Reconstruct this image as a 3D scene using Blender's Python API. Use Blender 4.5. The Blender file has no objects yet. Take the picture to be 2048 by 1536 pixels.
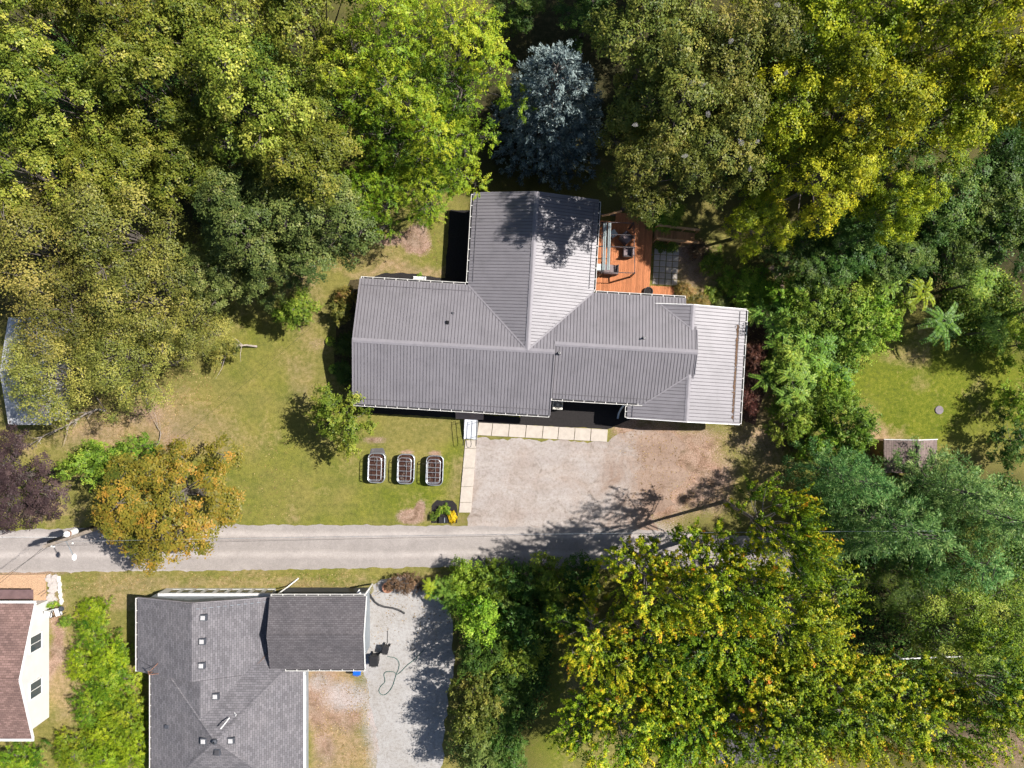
import bpy, math, random
import numpy as np
from mathutils import Vector, Matrix

# ------------------------------------------------------------------ camera, sky, sun, exposure
SC = bpy.context.scene
COL = SC.collection
CAMH = 50.0
FPX = 1365.333            # focal length in photo pixels (24 mm on a 36 mm wide sensor)
cam_d = bpy.data.cameras.new('camera'); cam_d.lens = 24; cam_d.sensor_width = 36
cam_d.clip_start = 0.5; cam_d.clip_end = 2000
cam = bpy.data.objects.new('camera', cam_d); COL.objects.link(cam)
cam.location = (0, 0, CAMH); cam.rotation_euler = (0, 0, 0)
SC.camera = cam

SUN_EL = math.radians(50)
SHX, SHY = -0.962, -0.273               # direction in which shadows fall on the ground
wd = bpy.data.worlds.new('World'); SC.world = wd; wd.use_nodes = True
nt = wd.node_tree; nt.nodes.clear()
sky = nt.nodes.new('ShaderNodeTexSky'); sky.sky_type = 'NISHITA'; sky.sun_disc = False
sky.sun_elevation = SUN_EL; sky.sun_rotation = math.atan2(-SHX, -SHY)
bg = nt.nodes.new('ShaderNodeBackground'); bg.inputs['Strength'].default_value = 0.06
wo = nt.nodes.new('ShaderNodeOutputWorld')
nt.links.new(sky.outputs[0], bg.inputs['Color']); nt.links.new(bg.outputs[0], wo.inputs[0])
sun_d = bpy.data.lights.new('sun', 'SUN'); sun_d.energy = 5.0; sun_d.angle = math.radians(0.6)
sun_d.color = (1.0, 0.955, 0.89)
sun = bpy.data.objects.new('sun', sun_d); COL.objects.link(sun); sun.location = (20, 5, 60)
sun.rotation_euler = Vector((SHX * math.cos(SUN_EL), SHY * math.cos(SUN_EL), -math.sin(SUN_EL))).to_track_quat('-Z', 'Y').to_euler()
vs = SC.view_settings; vs.view_transform = 'Standard'; vs.look = 'None'; vs.gamma = 1; vs.exposure = 0.58
vs.use_curve_mapping = False
cy = SC.cycles; cy.max_bounces = 4; cy.use_light_tree = False; cy.adaptive_threshold = .03; cy.caustics_reflective = False; cy.caustics_refractive = False; cy.diffuse_bounces = 2; cy.glossy_bounces = 2; cy.transmission_bounces = 3; cy.transparent_max_bounces = 6

rng = np.random.default_rng(7); random.seed(7)

# ------------------------------------------------------------------ helpers
def P(px, py, z=0.0):
    """world point, height z, seen at photo pixel px, py"""
    return Vector(((px - 1024) / FPX * (CAMH - z), (768 - py) / FPX * (CAMH - z), z))

class Frame:
    def __init__(s, o, deg):
        s.o = Vector((o[0], o[1], 0)); s.r = math.radians(deg)
    def L(s, px, py, z=0.0):
        d = P(px, py, z) - s.o; c, n = math.cos(s.r), math.sin(s.r)
        return (d.x * c + d.y * n, -d.x * n + d.y * c)

class MB:
    def __init__(s): s.v = []; s.f = []
    def add(s, vs_, fs):
        b = len(s.v); s.v += [tuple(v) for v in vs_]; s.f += [tuple(i + b for i in f) for f in fs]; return s
    def box(s, x0, x1, y0, y1, z0, z1):
        return s.add([(x0,y0,z0),(x1,y0,z0),(x1,y1,z0),(x0,y1,z0),(x0,y0,z1),(x1,y0,z1),(x1,y1,z1),(x0,y1,z1)],
                     [(3,2,1,0),(4,5,6,7),(0,1,5,4),(1,2,6,5),(2,3,7,6),(3,0,4,7)])
    def bbox(s, x0, x1, y0, y1, z0, z1, b=0.02):
        """box with a chamfered top"""
        return s.add([(x0,y0,z0),(x1,y0,z0),(x1,y1,z0),(x0,y1,z0),(x0,y0,z1-b),(x1,y0,z1-b),(x1,y1,z1-b),(x0,y1,z1-b),
                      (x0+b,y0+b,z1),(x1-b,y0+b,z1),(x1-b,y1-b,z1),(x0+b,y1-b,z1)],
                     [(3,2,1,0),(8,9,10,11),(0,1,5,4),(1,2,6,5),(2,3,7,6),(3,0,4,7),(4,5,9,8),(5,6,10,9),(6,7,11,10),(7,4,8,11)])
    def bar(s, a, b, w, h=None, up=(0,0,1)):
        """rectangular bar from a to b"""
        a, b = Vector(a), Vector(b); h = w if h is None else h
        d = (b - a).normalized(); u = Vector(up)
        if abs(d.dot(u)) > .99: u = Vector((1,0,0))
        r = d.cross(u).normalized() * (w/2); q = r.cross(d).normalized() * (h/2)
        return s.add([a-r-q,a+r-q,a+r+q,a-r+q,b-r-q,b+r-q,b+r+q,b-r+q],
                     [(3,2,1,0),(4,5,6,7),(0,1,5,4),(1,2,6,5),(2,3,7,6),(3,0,4,7)])
    def tube(s, pts, rad, n=6, close=False, cap=True):
        pts = [Vector(p) for p in pts]; m = len(pts)
        rads = rad if isinstance(rad, (list, tuple)) else [rad] * m
        base = len(s.v); ref = None
        for i, p in enumerate(pts):
            if close: d = pts[(i+1) % m] - pts[i-1]
            else: d = pts[min(i+1, m-1)] - pts[max(i-1, 0)]
            if d.length < 1e-9: d = Vector((0,0,1))
            d.normalize()
            if ref is None: ref = Vector((0,0,1)) if abs(d.z) < .9 else Vector((1,0,0))
            r = ref - d * ref.dot(d)
            if r.length < 1e-4: r = d.orthogonal()
            r.normalize(); ref = r; q = d.cross(r)
            for k in range(n):
                t = 2*math.pi*k/n
                v = p + (r*math.cos(t) + q*math.sin(t)) * rads[i]
                s.v.append((v.x, v.y, v.z))
        for i in range(m if close else m-1):
            j = (i+1) % m
            for k in range(n):
                k2 = (k+1) % n
                s.f.append((base+i*n+k, base+i*n+k2, base+j*n+k2, base+j*n+k))
        if cap and not close:
            s.f.append(tuple(base+k for k in range(n))[::-1]); s.f.append(tuple(base+(m-1)*n+k for k in range(n)))
        return s
    def prism(s, poly, z0, z1):
        n = len(poly)
        return s.add([(x,y,z0) for x,y in poly] + [(x,y,z1) for x,y in poly],
                     [tuple(range(n))[::-1], tuple(range(n, 2*n))] + [(i,(i+1)%n,n+(i+1)%n,n+i) for i in range(n)])
    def cyl(s, x, y, z0, z1, r0, r1=None, n=16):
        r1 = r0 if r1 is None else r1
        vs_ = [(x+r0*math.cos(2*math.pi*k/n), y+r0*math.sin(2*math.pi*k/n), z0) for k in range(n)] + \
              [(x+r1*math.cos(2*math.pi*k/n), y+r1*math.sin(2*math.pi*k/n), z1) for k in range(n)]
        return s.add(vs_, [tuple(range(n))[::-1], tuple(range(n,2*n))] + [(i,(i+1)%n,n+(i+1)%n,n+i) for i in range(n)])
    def lathe(s, x, y, prof, n=18):
        b = len(s.v)
        for r, z in prof:
            for k in range(n): s.v.append((x+r*math.cos(2*math.pi*k/n), y+r*math.sin(2*math.pi*k/n), z))
        for i in range(len(prof)-1):
            for k in range(n):
                k2 = (k+1)%n; s.f.append((b+i*n+k, b+i*n+k2, b+(i+1)*n+k2, b+(i+1)*n+k))
        return s
    def mesh(s, name):
        me = bpy.data.meshes.new(name); me.from_pydata(s.v, [], s.f); me.update(); return me

def setp(o, label=None, cat=None, group=None, kind=None):
    if label: o['label'] = label
    if cat: o['category'] = cat
    if group: o['group'] = group
    if kind: o['kind'] = kind
    return o
def obj(name, me, m=None, parent=None, kind=None):
    if isinstance(me, MB): me = me.mesh(name)
    if m is not None and not me.materials: me.materials.append(m)
    o = bpy.data.objects.new(name, me); COL.objects.link(o)
    if parent: o.parent = parent
    if kind: o['kind'] = kind
    return o
def thing(name, label, cat, loc=(0,0,0), rotz=0.0, group=None):
    o = bpy.data.objects.new(name, None); COL.objects.link(o); o.empty_display_size = .3
    o.location = loc; o.rotation_euler = (0, 0, rotz)
    return setp(o, label, cat, group)
def solo(name, mb, m, label, cat, origin=None, group=None, smooth=False):
    """a thing that is one mesh; vertices given in world space, moved to its base"""
    a = np.array(mb.v)
    if origin is None: origin = ((a[:,0].min()+a[:,0].max())/2, (a[:,1].min()+a[:,1].max())/2, a[:,2].min())
    mb.v = [tuple(r) for r in a - np.array(origin)]
    o = obj(name, mb, m); o.location = origin
    if smooth: o.data.polygons.foreach_set('use_smooth', [True]*len(o.data.polygons))
    return setp(o, label, cat, group)
def copy_tree(o, parent=None):
    c = o.copy(); COL.objects.link(c); c.parent = parent
    for ch in list(o.children): copy_tree(ch, c)
    return c

# ------------------------------------------------------------------ materials
def N(nt, t, **kw):
    n = nt.nodes.new(t)
    for k, v in kw.items(): setattr(n, k, v)
    return n
def noise(nt, vec, scale, detail=4, rough=.6, dist=0):
    n = N(nt, 'ShaderNodeTexNoise'); n.inputs['Scale'].default_value = scale; n.inputs['Detail'].default_value = detail
    n.inputs['Roughness'].default_value = rough; n.inputs['Distortion'].default_value = dist
    nt.links.new(vec, n.inputs['Vector']); return n.outputs['Fac']
def ramp(nt, fac, stops):
    r = N(nt, 'ShaderNodeValToRGB'); e = r.color_ramp.elements
    while len(e) < len(stops): e.new(.5)
    for i, (p, c) in enumerate(stops):
        e[i].position = p; e[i].color = (*c, 1) if len(c) == 3 else c
    nt.links.new(fac, r.inputs[0]); return r.outputs[0]
def mix(nt, fac, a, b, mode='MIX'):
    m = N(nt, 'ShaderNodeMix', data_type='RGBA', blend_type=mode)
    for sock, v in ((m.inputs[0], fac), (m.inputs[6], a), (m.inputs[7], b)):
        if isinstance(v, (int, float)): sock.default_value = v
        elif isinstance(v, tuple): sock.default_value = (*v, 1)
        else: nt.links.new(v, sock)
    return m.outputs[2]
def math_(nt, op, a, b=None, clamp=False):
    m = N(nt, 'ShaderNodeMath', operation=op, use_clamp=clamp)
    for sock, v in ((m.inputs[0], a), (m.inputs[1], b)):
        if v is None: continue
        if isinstance(v, (int, float)): sock.default_value = v
        else: nt.links.new(v, sock)
    return m.outputs[0]
def newmat(name):
    m = bpy.data.materials.new(name); m.use_nodes = True; nt = m.node_tree
    b = nt.nodes['Principled BSDF']; tc = N(nt, 'ShaderNodeTexCoord')
    return m, nt, b, tc.outputs['Object']
def bump(nt, b, h, strength, dist=.02):
    n = N(nt, 'ShaderNodeBump'); n.inputs['Strength'].default_value = strength; n.inputs['Distance'].default_value = dist
    nt.links.new(h, n.inputs['Height']); nt.links.new(n.outputs[0], b.inputs['Normal'])
def dim(c, f): return tuple(min(1, x*f) for x in c)
_mats = {}
def mat(name, c, var=.15, scale=3.0, rough=.7, metal=0.0, bmp=0.0, spec=.4, fine=0.0):
    """a plain paint / stone / wood colour with grain and wear"""
    if name in _mats: return _mats[name]
    m, nt, b, co = newmat(name)
    f = noise(nt, co, scale, 5)
    col = ramp(nt, f, [(.3, dim(c, 1-var)), (.7, dim(c, 1+var))])
    if fine:
        g = noise(nt, co, 28, 2); col = mix(nt, 1.0, col, ramp(nt, g, [(.3, (1-fine,)*3), (.7, (1,)*3)]), 'MULTIPLY')
    nt.links.new(col, b.inputs['Base Color'])
    b.inputs['Roughness'].default_value = rough; b.inputs['Metallic'].default_value = metal
    b.inputs['Specular IOR Level'].default_value = spec
    if bmp: bump(nt, b, noise(nt, co, scale*6, 4), bmp)
    _mats[name] = m; return m
def leafmat(name, cols, transl=.28, vary=.25, tip=None):
    m = bpy.data.materials.new(name); m.use_nodes = True; nt = m.node_tree; nt.nodes.clear()
    at = N(nt, 'ShaderNodeAttribute', attribute_name='tint')
    c = ramp(nt, at.outputs['Fac'], [(0.08, cols[0]), (0.5, cols[1]), (0.85, cols[2]), (1.0, tip or cols[2])])
    oi = N(nt, 'ShaderNodeObjectInfo')
    hs = N(nt, 'ShaderNodeHueSaturation'); nt.links.new(c, hs.inputs['Color'])
    mr = N(nt, 'ShaderNodeMapRange'); nt.links.new(oi.outputs['Random'], mr.inputs[0])
    mr.inputs[3].default_value = 1-vary*.6; mr.inputs[4].default_value = 1+vary*.6
    nt.links.new(mr.outputs[0], hs.inputs['Value'])
    mh = N(nt, 'ShaderNodeMapRange'); nt.links.new(math_(nt, 'FRACT', math_(nt, 'MULTIPLY', oi.outputs['Random'], 7.31)), mh.inputs[0])
    mh.inputs[3].default_value = .5-.05*vary; mh.inputs[4].default_value = .5+.05*vary
    nt.links.new(mh.outputs[0], hs.inputs['Hue'])
    d = N(nt, 'ShaderNodeBsdfDiffuse'); t = N(nt, 'ShaderNodeBsdfTranslucent'); g = N(nt, 'ShaderNodeBsdfGlossy')
    g.inputs['Roughness'].default_value = .45; g.inputs['Color'].default_value = (.8,.8,.8,1)
    nt.links.new(hs.outputs[0], d.inputs[0]); nt.links.new(hs.outputs[0], t.inputs[0])
    a = N(nt, 'ShaderNodeMixShader'); a.inputs[0].default_value = transl
    nt.links.new(d.outputs[0], a.inputs[1]); nt.links.new(t.outputs[0], a.inputs[2])
    e = N(nt, 'ShaderNodeMixShader'); e.inputs[0].default_value = .018
    nt.links.new(a.outputs[0], e.inputs[1]); nt.links.new(g.outputs[0], e.inputs[2])
    o = N(nt, 'ShaderNodeOutputMaterial'); nt.links.new(e.outputs[0], o.inputs[0])
    return m

def gravel_color(nt, co, tone=(.40,.36,.345), warm=(.36,.29,.25)):
    f1 = noise(nt, co, 17, 3, .8); f2 = noise(nt, co, 5, 4, .7); f3 = noise(nt, co, .35, 5, .65, .6)
    base = mix(nt, math_(nt, 'MULTIPLY', ramp(nt, f3, [(.42,(0,0,0)), (.68,(1,1,1))]), .75), tone, warm)
    base = mix(nt, 1.0, base, ramp(nt, f1, [(.28,(.66,.65,.64)), (.45,(.97,)*3), (.72,(1.12,)*3)]), 'MULTIPLY')
    base = mix(nt, 1.0, base, ramp(nt, f2, [(.30,(.76,.73,.70)), (.5,(1,)*3), (.72,(1.12,)*3)]), 'MULTIPLY')
    return base, f1
def ground_material():
    m, nt, b, co = newmat('lawn_and_soil')
    at = N(nt, 'ShaderNodeAttribute', attribute_name='cover')
    sp = N(nt, 'ShaderNodeSeparateColor'); nt.links.new(at.outputs['Color'], sp.inputs[0])
    green, dry, dirt, grav = sp.outputs[0], sp.outputs[1], sp.outputs[2], at.outputs['Alpha']
    f0 = noise(nt, co, 9, 4, .75); f1 = noise(nt, co, 3.2, 6, .72); f2 = noise(nt, co, .5, 5, .62, .5); f3 = noise(nt, co, 15, 3, .8)
    # living grass: olive, greener where lush, straw where parched
    olive = ramp(nt, f1, [(.28,(.12,.115,.030)), (.5,(.20,.182,.052)), (.74,(.30,.245,.09))])
    lush = ramp(nt, f1, [(.28,(.065,.095,.011)), (.5,(.14,.165,.018)), (.74,(.24,.24,.032))])
    straw = ramp(nt, f1, [(.25,(.20,.145,.07)), (.5,(.32,.225,.125)), (.75,(.44,.32,.20))])
    soil = ramp(nt, f0, [(.25,(.19,.125,.085)), (.5,(.33,.225,.165)), (.75,(.44,.32,.25))])
    f5 = noise(nt, co, 1.1, 5, .7, .8)
    soil = mix(nt, 1.0, soil, ramp(nt, f5, [(.34,(.55,.5,.46)), (.5,(.95,.93,.92)), (.66,(1.12,1.15,1.2))]), 'MULTIPLY')
    def soft(w, f, k=.55):
        # break up the border of a patch with noise
        return math_(nt, 'MULTIPLY', math_(nt, 'SUBTRACT', math_(nt, 'ADD', w, math_(nt, 'MULTIPLY', math_(nt, 'SUBTRACT', f, .5), 1.3)), .5-.5*k), 1/k, True)
    f6 = noise(nt, co, .22, 5, .65, .6)
    c = mix(nt, soft(math_(nt, 'ADD', green, math_(nt, 'MULTIPLY', math_(nt, 'SUBTRACT', f6, .5), 1.6)), f1, .9), olive, lush)
    c = mix(nt, soft(dry, f1, .8), c, straw)
    c = mix(nt, soft(dirt, f0, .5), c, soil)
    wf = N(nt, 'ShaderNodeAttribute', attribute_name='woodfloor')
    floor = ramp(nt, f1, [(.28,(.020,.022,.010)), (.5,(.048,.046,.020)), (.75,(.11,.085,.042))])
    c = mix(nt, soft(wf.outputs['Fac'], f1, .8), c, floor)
    gc, gf = gravel_color(nt, co)
    c = mix(nt, soft(grav, f0, .5), c, gc)
    c = mix(nt, 1.0, c, ramp(nt, f2, [(.3,(.80,.86,.84)), (.5,(1,1,1)), (.7,(1.18,1.12,1.12))]), 'MULTIPLY')
    c = mix(nt, 1.0, c, ramp(nt, f3, [(.28,(.55,.58,.55)), (.5,(1,)*3), (.74,(1.38,1.32,1.32))]), 'MULTIPLY')
    nt.links.new(c, b.inputs['Base Color']); b.inputs['Roughness'].default_value = .95; b.inputs['Specular IOR Level'].default_value = .1
    bump(nt, b, math_(nt, 'ADD', f0, f3), .55, .05)
    return m
def gravel_material(name, tone, warm, tracks=None):
    m, nt, b, co = newmat(name)
    c, f = gravel_color(nt, co, tone, warm)
    nt.links.new(c, b.inputs['Base Color']); b.inputs['Roughness'].default_value = .95; b.inputs['Specular IOR Level'].default_value = .15
    bump(nt, b, f, .5, .03); return m
def lot_material():
    m, nt, b, co = newmat('parking_gravel_and_dirt')
    g_, f = gravel_color(nt, co, (.375,.335,.312), (.31,.245,.205)); d_, _ = gravel_color(nt, co, (.32,.235,.185), (.22,.145,.105))
    sx = N(nt, 'ShaderNodeSeparateXYZ'); nt.links.new(co, sx.inputs[0])
    w_ = math_(nt, 'ADD', math_(nt, 'MULTIPLY', math_(nt, 'SUBTRACT', sx.outputs[0], 7.9), .30), math_(nt, 'MULTIPLY', math_(nt, 'SUBTRACT', noise(nt, co, .55, 6, .7, .8), .5), 3.2))
    c = mix(nt, math_(nt, 'ADD', w_, .35, True), g_, d_)
    st = noise(nt, co, .8, 5, .7, 1.2)
    c = mix(nt, 1.0, c, ramp(nt, st, [(.30,(.66,.62,.58)), (.42,(.97,.96,.95)), (.62,(1.06,1.06,1.07))]), 'MULTIPLY')
    # wheel ruts sweeping in from the road
    rot = N(nt, 'ShaderNodeMapping'); nt.links.new(co, rot.inputs[0]); rot.inputs['Rotation'].default_value = (0, 0, math.radians(-28)); rot.inputs['Scale'].default_value = (.14, .8, 1)
    rw = noise(nt, rot.outputs[0], 1.6, 4, .6, .5)
    c = mix(nt, 1.0, c, ramp(nt, rw, [(.36,(.95,.94,.94)), (.5,(1,)*3), (.66,(1.09,1.085,1.08))]), 'MULTIPLY')
    nt.links.new(c, b.inputs['Base Color']); b.inputs['Roughness'].default_value = .95; b.inputs['Specular IOR Level'].default_value = .15
    bump(nt, b, f, .5, .03); return m
def road_material():
    m, nt, b, co = newmat('weathered_chip_seal')
    sx = N(nt, 'ShaderNodeSeparateXYZ'); nt.links.new(co, sx.inputs[0])
    wob = noise(nt, co, .12, 3)
    # two pale wheel paths worn along the lane
    v = math_(nt, 'ADD', sx.outputs[1], math_(nt, 'MULTIPLY', math_(nt, 'SUBTRACT', wob, .5), .8))
    wv = math_(nt, 'SINE', math_(nt, 'MULTIPLY', v, 4.4))
    f1 = noise(nt, co, 16, 3, .8); f2 = noise(nt, co, 5, 4, .7); f3 = noise(nt, co, .6, 5, .65, .5)
    c = ramp(nt, wv, [(.0,(.335,.30,.28)), (.55,(.375,.335,.31)), (1,(.43,.385,.36))])
    c = mix(nt, 1.0, c, ramp(nt, f3, [(.3,(.86,)*3), (.7,(1.1,)*3)]), 'MULTIPLY')
    c = mix(nt, 1.0, c, ramp(nt, f1, [(.2,(.72,)*3), (.5,(1,)*3), (.8,(1.2,)*3)]), 'MULTIPLY')
    c = mix(nt, 1.0, c, ramp(nt, f2, [(.25,(.85,)*3), (.75,(1.08,)*3)]), 'MULTIPLY')
    nt.links.new(c, b.inputs['Base Color']); b.inputs['Roughness'].default_value = .9; b.inputs['Specular IOR Level'].default_value = .2
    bump(nt, b, f1, .3, .02); return m
def shingle_material(name, c, axis, course=.14, tab=.3, var=.35):
    """asphalt shingles in courses; axis = local direction in which the slope falls"""
    m, nt, b, co = newmat(name)
    mp = N(nt, 'ShaderNodeMapping'); nt.links.new(co, mp.inputs[0])
    if axis == 'x': mp.inputs['Rotation'].default_value = (0, 0, math.radians(90))
    br = N(nt, 'ShaderNodeTexBrick'); nt.links.new(mp.outputs[0], br.inputs['Vector'])
    br.inputs['Scale'].default_value = 1; br.inputs['Brick Width'].default_value = tab; br.inputs['Row Height'].default_value = course
    br.inputs['Mortar Size'].default_value = .012; br.inputs['Mortar Smooth'].default_value = .4; br.inputs['Bias'].default_value = 0
    br.inputs['Color1'].default_value = (*dim(c, 1-var*.55), 1); br.inputs['Color2'].default_value = (*dim(c, 1+var*.55), 1)
    br.inputs['Mortar'].default_value = (*dim(c, .45), 1)
    f1 = noise(nt, co, 40, 3, .7); f3 = noise(nt, co, .6, 4, .6)
    cc = mix(nt, 1.0, br.outputs[0], ramp(nt, f1, [(.25,(.75,)*3), (.75,(1.2,)*3)]), 'MULTIPLY')
    cc = mix(nt, 1.0, cc, ramp(nt, f3, [(.3,(.84,.84,.86)), (.7,(1.12,1.1,1.1))]), 'MULTIPLY')
    nt.links.new(cc, b.inputs['Base Color']); b.inputs['Roughness'].default_value = .92; b.inputs['Specular IOR Level'].default_value = .2
    bump(nt, b, br.outputs[1], -.5, .03); return m
def wood_material(name, c, axis='y'):
    m, nt, b, co = newmat(name)
    mp = N(nt, 'ShaderNodeMapping'); nt.links.new(co, mp.inputs[0])
    mp.inputs['Scale'].default_value = (9, .7, 9) if axis == 'y' else (.7, 9, 9)
    f = noise(nt, mp.outputs[0], 3, 5, .7); oi = N(nt, 'ShaderNodeObjectInfo')
    col = ramp(nt, f, [(.25, dim(c,.6)), (.55, c), (.8, dim(c,1.35))])
    col = mix(nt, 1.0, col, ramp(nt, oi.outputs['Random'], [(0,(.74,.72,.70)), (1,(1.15,1.12,1.1))]), 'MULTIPLY')
    nt.links.new(col, b.inputs['Base Color']); b.inputs['Roughness'].default_value = .75; b.inputs['Specular IOR Level'].default_value = .25
    bump(nt, b, f, .25, .01); return m
def roof_metal(name, c, rough=.46):
    m, nt, b, co = newmat(name)
    f = noise(nt, co, .8, 4, .6, .4); f2 = noise(nt, co, 22, 3, .6)
    col = mix(nt, 1.0, ramp(nt, f, [(.28, dim(c,.86)), (.5, c), (.72, dim(c,1.08))]), ramp(nt, f2, [(.3,(.93,)*3), (.7,(1.05,)*3)]), 'MULTIPLY')
    nt.links.new(col, b.inputs['Base Color']); b.inputs['Roughness'].default_value = rough; b.inputs['Metallic'].default_value = .05
    b.inputs['Specular IOR Level'].default_value = .34
    return m
def web_material():
    m, nt, b, co = newmat('silk_web')
    b.inputs['Base Color'].default_value = (.60,.56,.56,1); b.inputs['Roughness'].default_value = .9
    f = noise(nt, co, 9, 4, .7)
    nt.links.new(ramp(nt, f, [(.44,(0,0,0)), (.72,(.55,)*3)]), b.inputs['Alpha']); return m
def glass_mat():
    m, nt, b, co = newmat('window_glass')
    b.inputs['Base Color'].default_value = (.05,.07,.08,1); b.inputs['Roughness'].default_value = .08; b.inputs['Specular IOR Level'].default_value = .8
    return m

M = dict(
    ground=ground_material(), road=road_material(),
    gravel=lot_material(),
    drive=gravel_material('driveway_gravel', (.385,.37,.36), (.31,.285,.26)),
    dirtpad=gravel_material('packed_dirt', (.30,.23,.185), (.25,.165,.125)),
    mulch=mat('black_mulch', (.030,.026,.026), .5, 18, .95, bmp=.8, fine=.5),
    litter=mat('leaf_litter', (.09,.07,.03), .5, 6, .95, bmp=.6, fine=.5),
    concrete=mat('pale_concrete', (.53,.465,.40), .10, 3, .85, bmp=.15, fine=.15),
    paver=mat('grey_paver', (.52,.46,.39), .12, 3, .85, fine=.15),
    ramp=mat('white_ramp', (.62,.64,.68), .06, 3, .5),
    metal=roof_metal('grey_roof_metal', (.215,.203,.22)),
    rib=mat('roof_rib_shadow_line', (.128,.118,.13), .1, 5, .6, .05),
    trim=mat('roof_trim_metal', (.245,.23,.25), .08, 3, .6, .05),
    white=mat('white_paint', (.78,.77,.75), .05, 2, .5),
    gutter=mat('white_gutter', (.74,.72,.68), .08, 4, .45),
    trough=mat('gutter_bottom', (.045,.042,.045), .3, 8, .8),
    siding=mat('cream_siding', (.60,.595,.585), .05, 1.2, .6),
    bluesiding=mat('grey_blue_siding', (.25,.28,.31), .1, 2, .6),
    darkfascia=mat('dark_fascia', (.06,.065,.08), .15, 3, .6),
    black=mat('black_metal', (.015,.015,.017), .2, 6, .45, .4),
    blackplastic=mat('black_plastic', (.022,.021,.023), .25, 6, .5),
    galv=mat('galvanised_steel', (.52,.55,.58), .18, 7, .38, .7),
    soil=mat('bed_soil', (.075,.032,.022), .45, 9, .95, bmp=.8, fine=.4),
    deck=wood_material('redwood_board', (.50,.195,.085)),
    plank=wood_material('honey_board', (.66,.38,.19), 'x'),
    bark=mat('grey_bark', (.135,.115,.10), .35, 5, .95, bmp=.6),
    twig=mat('pale_twig', (.23,.20,.18), .25, 6, .95),
    deadwood=mat('bleached_deadwood', (.34,.29,.25), .3, 7, .95, bmp=.4),
    glass=glass_mat(), web=web_material(),
    fabric=mat('taupe_cushion', (.22,.175,.18), .15, 5, .9), canopy=mat('pale_canopy_fabric', (.30,.34,.34), .1, 4, .85),
    frame=mat('brown_grey_frame', (.06,.052,.055), .2, 5, .45, .3),
    blue=mat('blue_plastic', (.012,.12,.55), .1, 5, .4), hose=mat('green_hose', (.03,.10,.085), .2, 8, .5),
    shx=shingle_material('grey_shingle_x', (.18,.172,.182), 'x'), shy=shingle_material('grey_shingle_y', (.18,.172,.182), 'y'),
    gsh=shingle_material('garage_shingle', (.125,.116,.122), 'y', .13, .26, .32),
    brown=shingle_material('brown_shingle', (.24,.155,.135), 'y', .15, .3, .45),
    shed=shingle_material('shed_shingle', (.23,.175,.16), 'x', .14, .4, .35),
    silver=mat('silver_roof_coating', (.60,.60,.61), .3, 2, .5, .3, fine=.2),
    pole=mat('weathered_pole', (.30,.25,.21), .25, 4, .9), rust=mat('rusty_steel', (.32,.16,.10), .4, 6, .8, .2),
    peach=mat('peach_deck_stone', (.62,.40,.25), .2, 14, .95, fine=.45), stone=mat('pale_rubble', (.50,.45,.42), .25, 5, .95),
    mum=leafmat('yellow_mum_petals', [(.45,.30,.01),(.62,.42,.015),(.75,.55,.02)], .1),
)
# ------------------------------------------------------------------ ground sheet with its covers
def vnoise(x, y, seed=0, octaves=4):
    out = np.zeros_like(x); amp = .5; tot = 0
    for o in range(octaves):
        r = np.random.default_rng(seed*31+o); g = r.random((64, 64))
        xi = np.floor(x).astype(int); yi = np.floor(y).astype(int); fx = x-xi; fy = y-yi
        fx = fx*fx*(3-2*fx); fy = fy*fy*(3-2*fy)
        a = g[yi%64, xi%64]; b = g[yi%64, (xi+1)%64]; c = g[(yi+1)%64, xi%64]; d = g[(yi+1)%64, (xi+1)%64]
        out += amp*((a*(1-fx)+b*fx)*(1-fy)+(c*(1-fx)+d*fx)*fy); tot += amp
        amp *= .5; x = x*2.03+5.1; y = y*2.03+3.7
    return out/tot
def blobs(X, Y, lst):
    w = np.zeros_like(X)
    for cx, cy, rx, ry, k in lst:
        d = np.sqrt(((X-cx)/rx)**2 + ((Y-cy)/ry)**2)
        v = k*np.clip(1.5-d, 0, 1) if k > 0 else k*np.clip(1.5-d, 0, 1)
        w = np.where(k > 0, np.maximum(w, v), np.maximum(w+v, 0))
    return w
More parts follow.
